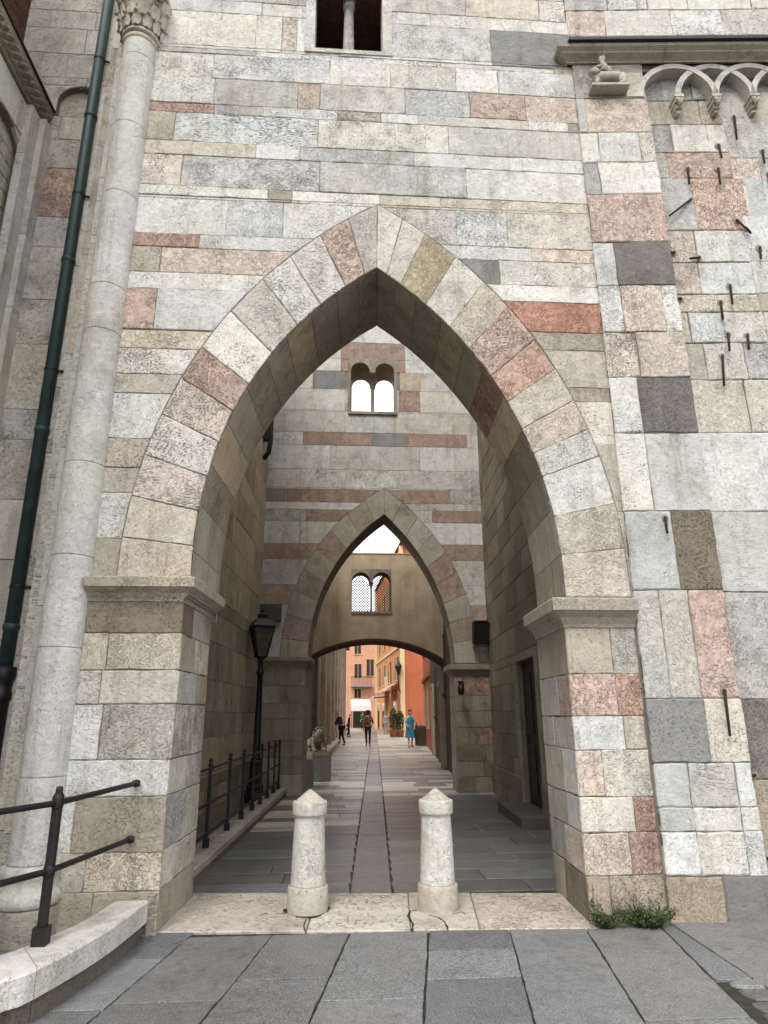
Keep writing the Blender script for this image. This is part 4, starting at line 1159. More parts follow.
# kerb inside the passage with the strip behind it
mb = MB(); y = 6.98
while y < 14.85:
    yb = min(14.88, y+random.uniform(.9, 1.5)); c, o = stone_col('b', .1)
    for z0_, z1_, ins in ((-.03, .075, .02), (.078, .155, 0)):
        P = [(KX(y)-.30, y+.004), (KX(y)-ins, y+.004), (KX(yb)-ins, yb-.004), (KX(yb)-.30, yb-.004)]
        cc_, oo_ = (c, o) if ins == 0 else stone_col('S')
        B_ = inset(P, .012)
        lo = [(a, b, z0_) for a, b in P]; hi = [(a, b, z1_-.012) for a, b in P]; tp = [(a, b, z1_) for a, b in B_]
        mb.face(tp, cc_, oo_)
        for k in range(4):
            j = (k+1) % 4; mb.face([lo[k], lo[j], hi[j], hi[k]], cc_, oo_); mb.face([hi[k], hi[j], tp[j], tp[k]], cc_, oo_)
    y = yb
structure(mb.build('passage_kerb', 'stone'))
mb = MB(); y = 6.98
while y < 14.85:
    yb = min(14.88, y+random.uniform(.5, .9))
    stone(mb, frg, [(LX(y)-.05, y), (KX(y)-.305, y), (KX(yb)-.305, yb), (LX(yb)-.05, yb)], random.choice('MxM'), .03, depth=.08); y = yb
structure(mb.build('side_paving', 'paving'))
# curved white kerb at the left
fk = [on_z(*p, .27).xy for p in ((0, 981), (37, 968), (93, 941), (145, 905))]
bk = [on_z(*p, .27).xy for p in ((0, 956), (33, 945), (110, 899), (149, 899))]
fk = [Vector((-2.42, 3.28)), Vector((-2.02, 3.75))]+fk; bk = [Vector((-2.62, 3.52)), Vector((-2.24, 4.02))]+bk
bk[2] = Vector((-1.985, 4.50)); bk[3] = Vector((-1.86, 4.72)); bk[4] = Vector((-1.70, 5.18)); bk[5] = Vector((-1.63, 5.72)); fk[5] = Vector((-1.395, 5.74)); fk[4] = Vector((-1.47, 5.0))
def spl(P, n=8):
    out_ = []
    for i in range(len(P)-1):
        a, b, c, d = P[max(0, i-1)], P[i], P[i+1], P[min(len(P)-1, i+2)]
        for k in range(n):
            t = k/n; out_.append(.5*((2*b)+(c-a)*t+(2*a-5*b+4*c-d)*t*t+(3*b-a-3*c+d)*t**3))
    return out_+[P[-1]]
fs, bs = spl(fk), spl(bk)
mb = MB()
brk = [0, 12, 25, 40]
c, o = stone_col('H')
ncol = [((.63, .62, .595, .22), stone_col('C')[1]) for _ in range(3)]
for i in range(len(fs)-1):
    k = 0 if i < 10 else (1 if i < 24 else 2)
    cc_, oo_ = ncol[k]
    A0, A1, B0, B1 = fs[i], fs[i+1], bs[i], bs[i+1]
    if i in (10, 24): A0 = A0.lerp(A1, .06); B0 = B0.lerp(B1, .06)
    def lay(z0_, z1_, off_, bv, cc_, oo_):
        ia = lambda a, b, k_: a+(b-a).normalized()*k_
        a0, a1 = ia(A0, B0, off_), ia(A1, B1, off_)
        t0, t1 = ia(A0, B0, off_+bv), ia(A1, B1, off_+bv)
        mb.face([(*a0, z0_), (*a1, z0_), (*a1, z1_-bv), (*a0, z1_-bv)], cc_, oo_, True)
        mb.face([(*a0, z1_-bv), (*a1, z1_-bv), (*t1, z1_), (*t0, z1_)], cc_, oo_, True)
        mb.face([(*t0, z1_), (*t1, z1_), (*B1, z1_), (*B0, z1_)], cc_, oo_)
        mb.face([(*B0, z1_), (*B1, z1_), (*B1, z0_), (*B0, z0_)], cc_, oo_)
    lay(-.05, .118, .035, .01, *((.15, .135, .11, .6), (3, 4, 5, .2)))
    lay(.12, .27, 0, .014, cc_, oo_)
a0, b0 = fs[-1], bs[-1]
mb.face([(*a0, .12), (*b0, .12), (*b0, .27), (*a0, .256)], *ncol[2]); mb.face([(*a0, -.05), (*b0, -.05), (*b0, .118), (*a0, .118)], (.15, .135, .11, .6))
structure(mb.build('curved_kerb', 'stone'))

# ================================================================== 6. bollards, railings, lamp
def make_bollard(loc, label):
    t = empty('stone_bollard', loc, label, 'bollard', 'stone bollards in the archway')
    def p_(prof, name, kd):
        m_ = MB(); m_.lathe([(r_*.9, z_) for r_, z_ in prof], (0, 0, 0), 40, *stone_col(kd, .03)); o = m_.build(name, 'stone'); o.parent = t
    p_([(.0, .958), (.014, .955), (.05, .932), (.125, .878), (.138, .868), (.14, .862)], 'cap', 'm')
    p_([(.150, .866), (.164, .862), (.168, .85), (.168, .765), (.163, .752), (.146, .746), (.144, .735), (.145, .72), (.151, .6), (.159, .4), (.165, .24), (.166, .225), (.166, .212), (.168, .205)], 'shaft', 'c')
    p_([(.168, .204), (.185, .198), (.191, .185), (.194, .05), (.190, 0), (.19, -.02)], 'base', 'm')
    return t
p = on_z(307.5, 911); q = on_z(438, 909)
make_bollard((p.x, p.y-.02, .004), 'left one of two pale stone bollards with a conical cap in the archway')
make_bollard((q.x, q.y-.02, .004), 'right one of two pale stone bollards with a conical cap in the archway')
ST['v'] = ((.045, .04, .033), .2, .0)
# hand rail in front, bottom left
hr = empty('handrail', (-1.9, 4.75, .27), 'black iron handrail on the curved white kerb, two bars running into the pier', 'railing')
pb = on_z(40, 945, .27)
def vz(px, py, P):   # height of a pixel above the ground point P
    d = ray(px, py); k = (P.y)/d.y; return (CAM+d*k).z
ph = vz(54, 795, pb)
mb = MB(); X, Y = pb.x, pb.y
mb.box((X-.042, Y-.042, .268), (X+.042, Y+.042, .37)); mb.box((X-.024, Y-.024, .37), (X+.024, Y+.024, ph))
mb.lathe([(.03, ph-.06), (.036, ph-.05), (.036, ph-.01), (.03, ph), (.02, ph+.02), (.024, ph+.03), (.018, ph+.05), (0, ph+.055)], (X, Y, 0), 12)
part(mb, 'post', 'iron', hr)
X2_, Y2_ = -2.45, 3.45
mb = MB(); mb.box((X2_-.042, Y2_-.042, .268), (X2_+.042, Y2_+.042, .37)); mb.box((X2_-.024, Y2_-.024, .37), (X2_+.024, Y2_+.024, ph)); part(mb, 'post', 'iron', hr)
e1 = on_y(137, 783, YF-.01); e2 = on_y(131, 839, YF-.01)
zt1 = vz(52, 803, pb); zt2 = vz(46, 871, pb)
for e, z_, zl in ((e1, zt1, vz(0, 808, Vector((X-.05, Y-.55, 0)))), (e2, zt2, vz(0, 880, Vector((X-.05, Y-.55, 0))))):
    mb = MB(); d = Vector((X2_, Y2_, z_+.0))
    A = Vector((X, Y, z_)); E_ = Vector((e.x, e.y-.02, e.z))
    mid1 = A.lerp(E_, .5); 
    mb.tube([d, A.lerp(d, .5)+Vector((0, 0, -.005)), A, mid1, E_, E_+Vector((0.0, .06, 0))], [.019]*6, 10)
    mb.lathe([(.0, -.03), (.032, -.02), (.032, .02), (0, .03)], E_+Vector((0, -.005, 0)), 10)
    mb.lathe([(.03, -.035), (.036, -.025), (.036, .025), (.03, .035)], (X, Y, z_), 10)
    part(mb, 'rail', 'iron', hr)
# fence on the passage kerb
pf = empty('iron_fence', (-1.35, 10.5, .155), 'black iron fence with round topped posts on the kerb inside the passage', 'fence')
ys = [7.25, 8.45, 9.6, 10.6, 11.5, 12.3, 13.1, 13.9, 14.6]
fxp = lambda Y: KX(Y)-.15
for Y in ys:
    mb = MB(); X = fxp(Y)
    mb.box((X-.034, Y-.034, .15), (X+.034, Y+.034, .25)); mb.box((X-.018, Y-.018, .25), (X+.018, Y+.018, 1.02))
    mb.lathe([(.02, 1.02), (.028, 1.025), (.028, 1.045), (.016, 1.06), (.026, 1.085), (.02, 1.105), (0, 1.115)], (X, Y, 0), 10)
    part(mb, 'post', 'iron', pf)
for z_ in (1.0, .62, .30):
    mb = MB(); mb.tube([(fxp(6.95), 6.95, z_), (fxp(9), 9, z_), (fxp(12), 12, z_), (fxp(14.75), 14.75, z_)], .016, 8); part(mb, 'rail', 'iron', pf)
# street lamp
LY = 13.6; lp = on_y(259, 700, LY); LXp = lp.x
sl_ = empty('street_lamp', (LXp, LY, .03), 'black cast iron street lamp with a glazed lantern behind the passage fence', 'street lamp')
mb = MB(); mb.lathe([(.20, .03), (.20, .16), (.17, .19), (.15, .25), (.16, .30), (.13, .36), (.115, .70), (.13, .74), (.10, .78)], (LXp, LY, 0), 8, smooth=False); part(mb, 'base', 'black', sl_)
zlb = on_y(260, 657, LY).z; zlt = on_y(262, 628, LY).z; zrt = on_y(262, 613, LY).z
mb = MB(); mb.lathe([(.10, .78), (.075, .82), (.07, 1.0), (.085, 1.03), (.068, 1.06), (.055, zlb-.35), (.075, zlb-.33), (.075, zlb-.28), (.05, zlb-.25), (.045, zlb-.06), (.085, zlb-.03), (.06, zlb)], (LXp, LY, 0), 16); part(mb, 'post', 'black', sl_)
mb = MB(); q4 = lambda r, z_: [(LXp+r*math.cos(PI/4+PI/2*k+.35), LY+r*math.sin(PI/4+PI/2*k+.35), z_) for k in range(4)]
r0_, r1_ = .13, .285
B0, B1 = q4(r0_, zlb), q4(r1_, zlt)
for k in range(4): mb.tube([B0[k], B1[k]], .016, 6); mb.tube([B0[k], B0[(k+1) % 4]], .016, 6); mb.tube([B1[k], B1[(k+1) % 4]], .02, 6)
mb.grid([q4(r1_+.03, zlt), q4(r1_+.04, zlt+.03), q4(.20, zlt+.17), q4(.12, zlt+.19), q4(.12, zlt+.25), q4(.15, zlt+.26), q4(.06, zlt+.31)], True, False, True)
mb.lathe([(.03, zlt+.31), (.045, zlt+.34), (.02, zlt+.37), (.012, zlt+.44), (0, zlt+.45)], (LXp, LY, 0), 10)
ln = part(mb, 'lantern', 'black', sl_)
mb = MB(); G0, G1 = q4(r0_-.012, zlb+.01), q4(r1_-.02, zlt-.01)
for k in range(4): mb.face([G0[k], G0[(k+1) % 4], G1[(k+1) % 4], G1[k]])
subpart(mb, 'glass', 'glass', ln, sl_)

# ================================================================== 7. the bridge wall and the street
Y3 = 21.0; T3 = .6
br = empty('bridge_wall', (1.2, Y3, 0), 'ochre plastered wall with a low round arch below and a latticed twin window, behind the inner arch', 'wall')
fr3 = Fr((0, Y3, 0), (1, 0, 0))
p1, p2, p3 = (-.93, 3.26), (1.16, 3.83), (3.55, 3.03)
def circ(a, b, c):
    A_ = 2*(b[0]-a[0]); B_ = 2*(b[1]-a[1]); C_ = b[0]**2+b[1]**2-a[0]**2-a[1]**2
    D_ = 2*(c[0]-b[0]); E_ = 2*(c[1]-b[1]); F_ = c[0]**2+c[1]**2-b[0]**2-b[1]**2
    x = (C_*E_-F_*B_)/(E_*A_-B_*D_); y = (C_*D_-A_*F_)/(B_*D_-A_*E_); return x, y, math.hypot(a[0]-x, a[1]-y)
cx3, cz3, r3 = circ(p1, p2, p3)
za3 = lambda x: cz3+math.sqrt(r3*r3-(x-cx3)**2)
ZT3 = 6.56; w3 = (.41, 1.69, 4.70, 6.06)
mb = MB()
def col_strip(mb, xa, xb, za, zb, zt_, f, n0, n1):
    mb.face([f.p(xa, za, n0), f.p(xb, zb, n0), f.p(xb, zt_, n0), f.p(xa, zt_, n0)])
    mb.face([f.p(xb, zb, n1), f.p(xa, za, n1), f.p(xa, zt_, n1), f.p(xb, zt_, n1)])
N = 32; xs_ = sorted([p1[0]+(p3[0]-p1[0])*i/N for i in range(N+1)]+[w3[0], w3[1]])
for xa, xb in zip(xs_, xs_[1:]):
    if w3[0]-1e-6 <= xa and xb <= w3[1]+1e-6:
        col_strip(mb, xa, xb, za3(xa), za3(xb), w3[2], fr3, 0, -T3)
        mb.face([fr3.p(xa, w3[3], 0), fr3.p(xb, w3[3], 0), fr3.p(xb, ZT3, 0), fr3.p(xa, ZT3, 0)]); mb.face([fr3.p(xa, w3[3], -T3), fr3.p(xb, w3[3], -T3), fr3.p(xb, ZT3, -T3), fr3.p(xa, ZT3, -T3)])
    else: col_strip(mb, xa, xb, za3(xa), za3(xb), ZT3, fr3, 0, -T3)
mb.box((-2.6, Y3, -.03), (p1[0], Y3+T3, ZT3)); mb.box((p3[0], Y3, -.03), (5.4, Y3+T3, ZT3))
part(mb, 'wall', 'ochre', br)
mb = MB()
for i in range(N):
    xa = p1[0]+(p3[0]-p1[0])*i/N; xb = p1[0]+(p3[0]-p1[0])*(i+1)/N
    q = [(xa, za3(xa)), (xb, za3(xb))]
    mb.face([(q[0][0], Y3-.05, q[0][1]-.05), (q[1][0], Y3-.05, q[1][1]-.05), (q[1][0], Y3-.05, q[1][1]+.02), (q[0][0], Y3-.05, q[0][1]+.02)])
    mb.face([(q[0][0], Y3-.05, q[0][1]+.02), (q[1][0], Y3-.05, q[1][1]+.02), (q[1][0], Y3+.0, q[1][1]+.02), (q[0][0], Y3+.0, q[0][1]+.02)])
    mb.face([(q[0][0], Y3-.05, q[0][1]-.05), (q[1][0], Y3-.05, q[1][1]-.05), (q[1][0], Y3+1.3, q[1][1]-.05), (q[0][0], Y3+1.3, q[0][1]-.05)])
    mb.face([(q[0][0], Y3+T3+.01, q[0][1]+.25), (q[1][0], Y3+T3+.01, q[1][1]+.25), (q[1][0], Y3+1.3, q[1][1]+.25), (q[0][0], Y3+1.3, q[0][1]+.25)])
    mb.face([(q[0][0], Y3+1.3, q[0][1]-.05), (q[1][0], Y3+1.3, q[1][1]-.05), (q[1][0], Y3+1.3, q[1][1]+.25), (q[0][0], Y3+1.3, q[0][1]+.25)])
part(mb, 'arch_soffit', 'brick', br)
mb = MB(); mb.box((-2.6, Y3-.02, ZT3+.003), (5.4, Y3+T3+.02, ZT3+.04)); part(mb, 'coping', 'ochre', br)
fr3b = fr3
twin_window(br, fr3, w3[0], w3[1], w3[2], w3[3], T3, ['Z', 'S'], lattice=True, frame_n=.015, post=.05, jamb=.02)

def window(root, f, u, v, w_, h_, fm, pm='pane', sill=True, shutters=None):
    m_ = MB()
    for a, b, c_, d_ in ((u-.06, u, v-.0, v+h_+.06), (u+w_, u+w_+.06, v, v+h_+.06), (u, u+w_, v+h_, v+h_+.06)): pbox(m_, f, a, b, c_, d_, -.02, .05)
    if sill: pbox(m_, f, u-.12, u+w_+.12, v-.1, v-.002, -.02, .10)
    pbox(m_, f, u+w_/2-.025, u+w_/2+.025, v, v+h_, -.02, .035)
    o = part(m_, 'window', fm, root)
    m_ = MB(); pbox(m_, f, u, u+w_, v, v+h_, -.01, .012); subpart(m_, 'pane', pm, o, root)
    if shutters:
        for a, b in ((u-w_/2-.08, u-.07), (u+w_+.07, u+w_+w_/2+.08)):
            m_ = MB(); pbox(m_, f, a, b, v-.02, v+h_+.02, .004, .05)
            for k in range(int(h_/.12)): pbox(m_, f, a+.04, b-.04, v+.04+k*.12, v+.12+k*.12-.03, .05, .062)
            subpart(m_, 'shutter', shutters, o, root)
    return o
def wall_box(mb, a, b, h, t=6.0):
    """a building body: its street face runs from a to b, the body lies to the right of that walk"""
    a, b = Vector(a), Vector(b); d = (b-a).normalized(); n = Vector((d.y, -d.x))
    c_, e = b+n*t, a+n*t
    lo = [(*p, -.05) for p in (a, b, c_, e)]; hi = [(*p, h) for p in (a, b, c_, e)]
    mb.face(hi)
    for i in range(4):
        j = (i+1) % 4; mb.face([lo[i], lo[j], hi[j], hi[i]])
    return Fr((a.x, a.y, 0), (d.x, d.y, 0))
# long taupe building on the left of the street
A = Vector((-.95, 18.6)); B = Vector((.745, 61.6))
tb = empty('street_building', (A.x, A.y, 0), 'grey brown building with flat piers along the left side of the street', 'building')
mb = MB(); wall_box(mb, (B.x, B.y), (A.x, A.y), 7.1, 5); 
part(mb, 'wall', 'taupe', tb)
dl = (B-A).normalized(); ft = Fr((A.x, A.y, 0), (dl.x, dl.y, 0))
L_ = (B-A).length
for k in range(9):
    mb = MB(); u0 = 4+k*4.2; pbox(mb, ft, u0, u0+.8, -.03, 6.9, -.02, .16); pbox(mb, ft, u0-.08, u0+.88, -.03, .7, -.02, .22); part(mb, 'flat_pier', 'taupe', tb)
mb = MB(); pbox(mb, ft, 0, L_-.2, 7.1, 7.3, -.3, .35); part(mb, 'eaves', 'terracotta', tb)
mb = MB(); c, o = stone_col('b')
pbox(mb, ft, 5.5, 24, -.03, .26, .1, .36, c, o); pbox(mb, ft, 5.5, 24, .263, .32, .1, .42, *stone_col('b')); part(mb, 'stone_bench', 'stone', tb)
# buildings on the right
bb = empty('street_building', (3.3, 20.8, 0), 'dark brown building with tall narrow openings along the right side of the street', 'building')
A = Vector((2.92, 16.2)); B = Vector((on_y(431.5, 735, 30).x, 30.0)); mb = MB(); fb_ = wall_box(mb, A, B, 7.2, 5)
fb_ = Fr((B.x, B.y, 0), ((A-B).normalized().x, (A-B).normalized().y, 0)); part(mb, 'wall', 'brown', bb)
LB = (B-A).length
mb = MB(); pbox(mb, fb_, 0, LB, 7.2, 7.35, -.3, .35); part(mb, 'eaves', 'terracotta', bb)
for u_, w_, h_ in ((1.6, 1.0, 2.6), (6.0, 1.1, 2.5)):
    mb = MB(); pbox(mb, fb_, u_-.14, u_, .0, h_+.16, -.02, .07); pbox(mb, fb_, u_+w_, u_+w_+.14, 0, h_+.16, -.02, .07); pbox(mb, fb_, u_, u_+w_, h_, h_+.16, -.02, .07)
    o = part(mb, 'door', 'taupe', bb); mb = MB(); pbox(mb, fb_, u_, u_+w_, .0, h_, -.01, .015); subpart(mb, 'door_leaf', 'dark', o, bb)
for u_, v_ in ((3.9, 1.5), (8.6, 2.2)): window(bb, fb_, u_, v_, .7, 1.7, 'brown', 'pane')
mb = MB(); pbox(mb, fb_, LB-5.2, LB-4.95, 0, 2.9, -.02, .18); part(mb, 'door_post', 'taupe', bb)
rs = empty('street_building', (4.2, 30.2, 0), 'narrow rust orange house front between the brown building and the red orange one', 'building')
A2 = Vector((B.x+.02, 30.1)); B2 = Vector((on_y(424.5, 735, 38.5).x, 38.5)); mb = MB(); wall_box(mb, A2, B2, 8.0, 4); part(mb, 'wall', 'redorange', rs)
d2 = (A2-B2).normalized(); f2 = Fr((B2.x, B2.y, 0), (d2.x, d2.y, 0))
window(rs, f2, 1.5, 1.0, .9, 2.0, 'taupe', 'pane'); window(rs, f2, 5.2, 1.0, .9, 2.0, 'taupe', 'pane'); window(rs, f2, 1.5, 4.6, .9, 1.6, 'taupe', 'pane')
mb = MB(); pbox(mb, f2, 0, (A2-B2).length-.02, 3.2, 3.4, -.01, .12); part(mb, 'string_course', 'terracotta', rs)
# red orange gable facing us and the long orange front beside it
ob = empty('street_building', (5.3, 52, 0), 'tall orange house with a red orange end wall and a cream corner strip', 'building')
cA = on_z(404, 735.2).xy; cB = on_z(376.5, 729).xy; cR = Vector((cA.x+5.5, cA.y-1.0)); HO = 15.2
mb = MB()
dd = (cB-cA).normalized(); fo = Fr((cB.x, cB.y, 0), (-dd.x, -dd.y, 0)); LO = (cB-cA).length
P = [cA, cB, cB+Vector((7, 2)), cR]
lo = [(*p, -.05) for p in P]; hi = [(*p, HO) for p in P]
mb.face([lo[0], lo[1], hi[1], hi[0]]); mb.face([lo[1], lo[2], hi[2], hi[1]]); mb.face([lo[2], lo[3], hi[3], hi[2]]); mb.face(hi)
part(mb, 'wall', 'orange', ob)
mb = MB(); mb.face([lo[3], lo[0], hi[0], hi[3]]); part(mb, 'end_wall', 'redorange', ob)
ge = (cR-cA).normalized(); fe = Fr((cA.x, cA.y, 0), (ge.x, ge.y, 0))
mb = MB(); pbox(mb, fe, -.22, .14, -.02, HO-.1, .0, .10); part(mb, 'corner_strip', 'cream', ob)
mb = MB(); pbox(mb, fo, .2, .9, -.02, HO-.2, 0, .14); part(mb, 'corner_strip', 'cream', ob); mb = MB(); pbox(mb, fo, 10.5, 11.2, -.02, 5.0, 0, .2); part(mb, 'flat_pier', 'cream', ob)
window(ob, fe, 2.6, 1.2, 1.0, 2.4, 'cream', 'pane'); window(ob, fe, 2.7, 5.0, .9, 1.8, 'cream', 'pane')
for v_ in (4.3, 7.8, 11.3):
    for u_ in (3.0, 8.0, 13.0, 18.2): window(ob, fo, u_, v_, 1.0, 1.9, 'cream', 'pane', True, 'shutter')
for u_ in (2.0, 7.0, 16.5):
    mb = MB(); pbox(mb, fo, u_-.12, u_+2.1, 0, 2.75, .0, .06); o = part(mb, 'shop_front', 'cream', ob); mb = MB(); pbox(mb, fo, u_, u_+2.0, .0, 2.6, .03, .075); subpart(mb, 'pane', 'pane', o, ob)
mb = MB(); pbox(mb, fo, 0, LO, 6.85, 7.05, 0, .12); part(mb, 'string_course', 'cream', ob)
mb = MB(); mb.face([(*(p+(p-(P[0]+P[2])/2).normalized()*.5), HO+.02) for p in P]); mb.face([(*(p+(p-(P[0]+P[2])/2).normalized()*.5), HO+.22) for p in P]); 
part(mb, 'roof', 'terracotta', ob)
# pink house that closes the view
YE = 84.0
pk = empty('street_building', (2.5, YE, 0), 'pink house with a balcony and dark shutters closing the far end of the street', 'building')
xa, xb = on_z(340, 727).x*YE/on_z(340, 727).y, 6.5
xa = on_y(342, 700, YE).x
mb = MB(); mb.box((xa-3, YE, -.05), (xb+3, YE+6, 13.2)); part(mb, 'wall', 'pink', pk)
fk_ = Fr((0, YE, 0), (1, 0, 0))
uu = lambda x, y: on_y(x, y, YE).x; vv = lambda y: on_y(360, y, YE).z
window(pk, fk_, uu(354.5, 670), vv(678), uu(361.5, 670)-uu(354.5, 670), vv(664)-vv(678), 'cream', 'shutter', False)
window(pk, fk_, uu(354.5, 695), vv(698), uu(361, 695)-uu(354.5, 695), vv(689)-vv(698), 'cream', 'shutter')
window(pk, fk_, uu(354.5, 652), vv(654), uu(361, 655)-uu(354.5, 655), 1.9, 'cream', 'shutter')
window(pk, fk_, uu(366.5, 660), vv(676), .9, 2.0, 'cream', 'shutter')
mb = MB(); x0, x1 = uu(351, 680), uu(372, 680); zb_ = vv(687)
mb.box((x0, YE-1.1, zb_), (x1, YE-.003, zb_+.22)); bo = part(mb, 'balcony', 'greycloth', pk)
mb = MB()
k = x0+.05
while k < x1: mb.box((k, YE-1.08, zb_+.22), (k+.04, YE-1.04, zb_+1.15)); k += .16
mb.box((x0, YE-1.1, zb_+1.13), (x1, YE-1.02, zb_+1.2)); subpart(mb, 'balustrade', 'iron', bo, pk)
mb = MB(); x0 = uu(353, 720); mb.box((x0, YE-.02, 0), (uu(371, 720), YE-.004, 2.2)); part(mb, 'shop_front', 'black', pk)
mb = MB(); mb.box((xa-3.3, YE-.6, 13.2), (xb+3.3, YE+6, 13.5)); part(mb, 'roof', 'terracotta', pk)
# white canopy
cyn = 78.0
mb = MB(); xl_, xr_ = on_y(351, 706, cyn).x, on_y(371, 706, cyn).x; zt_, zb_ = on_y(360, 699, cyn).z, on_y(360, 711, cyn).z
P = [(xl_, cyn, zb_), (xr_, cyn, zb_), (xr_, cyn, zb_+.55), (xl_, cyn, zb_+.55), (xl_, cyn+2.6, zt_), (xr_, cyn+2.6, zt_)]
mb.face([P[0], P[1], P[2], P[3]]); mb.face([P[3], P[2], P[5], P[4]]); mb.face([P[0], P[3], P[4]]); mb.face([P[1], P[5], P[2]])
cv = empty('canopy', (xl_, cyn, 0), 'large white cafe canopy at the far end of the street', 'canopy')
part(mb, 'cloth', 'paint_white', cv)
for x in (xl_+.1, xr_-.1):
    mb = MB(); mb.tube([(x, cyn+.1, 0), (x, cyn+.1, zb_+.4)], .04, 6); part(mb, 'pole', 'iron', cv)
# red and white awnings on the orange front
for u0, u1, z_, lab in ((8.6, 13.0, 3.05, 'red and white striped awning, farther of two on the orange house'), (14.0, 19.5, 3.35, 'red and white striped shop awning, nearer of two on the orange house')):
    aw = empty('awning', fo.p(u0, z_, 0), lab, 'awning', 'awnings on the orange house')
    ns = 10
    for mat_, par_ in (('red', 0), ('paint_white', 1)):
        mb = MB()
        for k in range(ns):
            if k % 2 != par_: continue
            a = u0+(u1-u0)*k/ns; b = u0+(u1-u0)*(k+1)/ns
            mb.face([fo.p(a, z_+.75, .08), fo.p(b, z_+.75, .08), fo.p(b, z_, 1.5), fo.p(a, z_, 1.5)])
            mb.face([fo.p(a, z_, 1.5), fo.p(b, z_, 1.5), fo.p(b, z_-.28, 1.52), fo.p(a, z_-.28, 1.52)])
        part(mb, 'cloth', mat_, aw)
    mb = MB()
    for u_ in (u0+.1, u1-.1): mb.tube([fo.p(u_, z_+.1, .06), fo.p(u_, z_-.02, 1.48)], .03, 6)
    part(mb, 'arm', 'iron', aw)
# wall lantern on the cream corner
wl = on_y(398.5, 668, 53.6)
mb = MB(); mb.lathe([(.06, -.55), (.10, -.5), (.26, .1), (.30, .12), (.16, .35), (.06, .42), (.05, .55), (0, .6)], wl, 8, smooth=False)
mb.tube([wl+Vector((0, 0, -.5)), wl+Vector((.0, 0, -1.6)), wl+Vector((.25, .6, -1.9)), (cA.x+.1, cA.y+.05, wl.z-1.9)], .05, 8)
tag(mb.build('wall_lantern', 'black'), 'dark wall lantern on a bracket at the cream corner of the orange house', 'lantern')

# plants
def leaf_mass(mb, c, rx, ry, rz, n, s, up=0.3, rnd=random):
    for _ in range(n):
        while True:
            p = Vector((rnd.uniform(-1, 1), rnd.uniform(-1, 1), rnd.uniform(-1, 1)))
            if .12 < p.length < 1: break
        q = Vector(c)+Vector((p.x*rx, p.y*ry, p.z*rz))
        d = (p+Vector((rnd.uniform(-.7, .7), rnd.uniform(-.7, .7), up+rnd.uniform(-.4, .7)))).normalized()
        t = d.cross(Vector((rnd.uniform(-1, 1), rnd.uniform(-1, 1), rnd.uniform(-1, 1)))).normalized(); l = s*rnd.uniform(.6, 1.4)
        nn = d.cross(t)*l*.12
        mb.face([q, q+d*l*.5+t*l*.26+nn, q+d*l, q+d*l*.5-t*l*.26+nn])
def weed(x, y, r, h, n, label, stems):
    t = empty('weed', (x, y, 0), label, 'plant', 'weeds at the foot of the right pier')
    mb = MB(); sm = MB()
    for k in range(stems):
        a = random.uniform(0, 2*PI); rr = r*random.uniform(.2, 1); hh = h*(random.uniform(.25, .9) if random.random() < .88 else random.uniform(1.1, 1.9))
        base = Vector((x+rr*.35*math.cos(a), y+rr*.25*math.sin(a)-.02, 0)); tip = Vector((x+rr*math.cos(a), min(y+.06, y+rr*.7*math.sin(a)), hh))
        mid_ = base.lerp(tip, .55)+Vector((0, 0, .02)); sm.tube([base, mid_, tip], [.003, .0025, .0015], 4)
        for q in range(n):
            f_ = random.uniform(.2, 1.05); p = base.lerp(mid_, f_*2) if f_ < .5 else mid_.lerp(tip, f_*2-1)
            d = Vector((random.uniform(-1, 1), random.uniform(-1, 1), random.uniform(-.2, .9))).normalized(); s_ = random.uniform(.012, .028)
            tt_ = d.cross(Vector((random.uniform(-1, 1), random.uniform(-1, 1), 1))).normalized()
            p = p+d*random.uniform(0, .012)
            mb.face([p, p+d*s_*.5+tt_*s_*.3, p+d*s_, p+d*s_*.5-tt_*s_*.3])
    part(mb, 'foliage', 'leaf', t); part(sm, 'stems', 'leaf_dark', t)
p = on_z(609, 930); weed(p.x, 5.74, .17, .10, 18, 'small tuft of green weed at the front corner of the right pier', 60)
p = on_z(650, 928); weed(p.x, 5.74, .25, .14, 17, 'larger green weed growing where the right pier meets the tower', 100)
for (px, py, h_, lab) in ((393.5, 733, 1.95, 'tall dark potted shrub by the orange house, left of two'), (400, 734, 1.75, 'tall dark potted shrub by the cream corner, right of two')):
    p = on_z(px, py); p = Vector((p.x*50/p.y, 50.0, 0)); p.x = on_y(px, 720, 50.0).x
    t = empty('potted_shrub', p, lab, 'shrub', 'potted shrubs beside the orange house')
    mb = MB(); mb.lathe([(.24, 0), (.32, .45), (.34, .47), (.30, .48), (.28, .42)], p, 14); part(mb, 'pot', 'terracotta', t)
    mb = MB(); mb.tube([p+Vector((0, 0, .3)), p+Vector((0, 0, h_*.7))], .03, 6); part(mb, 'stem', 'dark', t)
    mb = MB(); leaf_mass(mb, p+Vector((0, 0, h_*.58)), .27, .27, h_*.44, 900, .11); part(mb, 'foliage', 'leaf_dark', t)
p = on_y(420.5, 742, 36.0)
mb = MB(); mb.lathe([(.52, .0), (.56, .06), (.60, .8), (.66, .9), (.66, 1.0), (.58, 1.0), (.55, .85), (0, .85)], (p.x+.35, 36.6, 0), 20)
tag(mb.build('planter', 'brown'), 'large dark round planter behind the woman in the blue dress', 'planter')

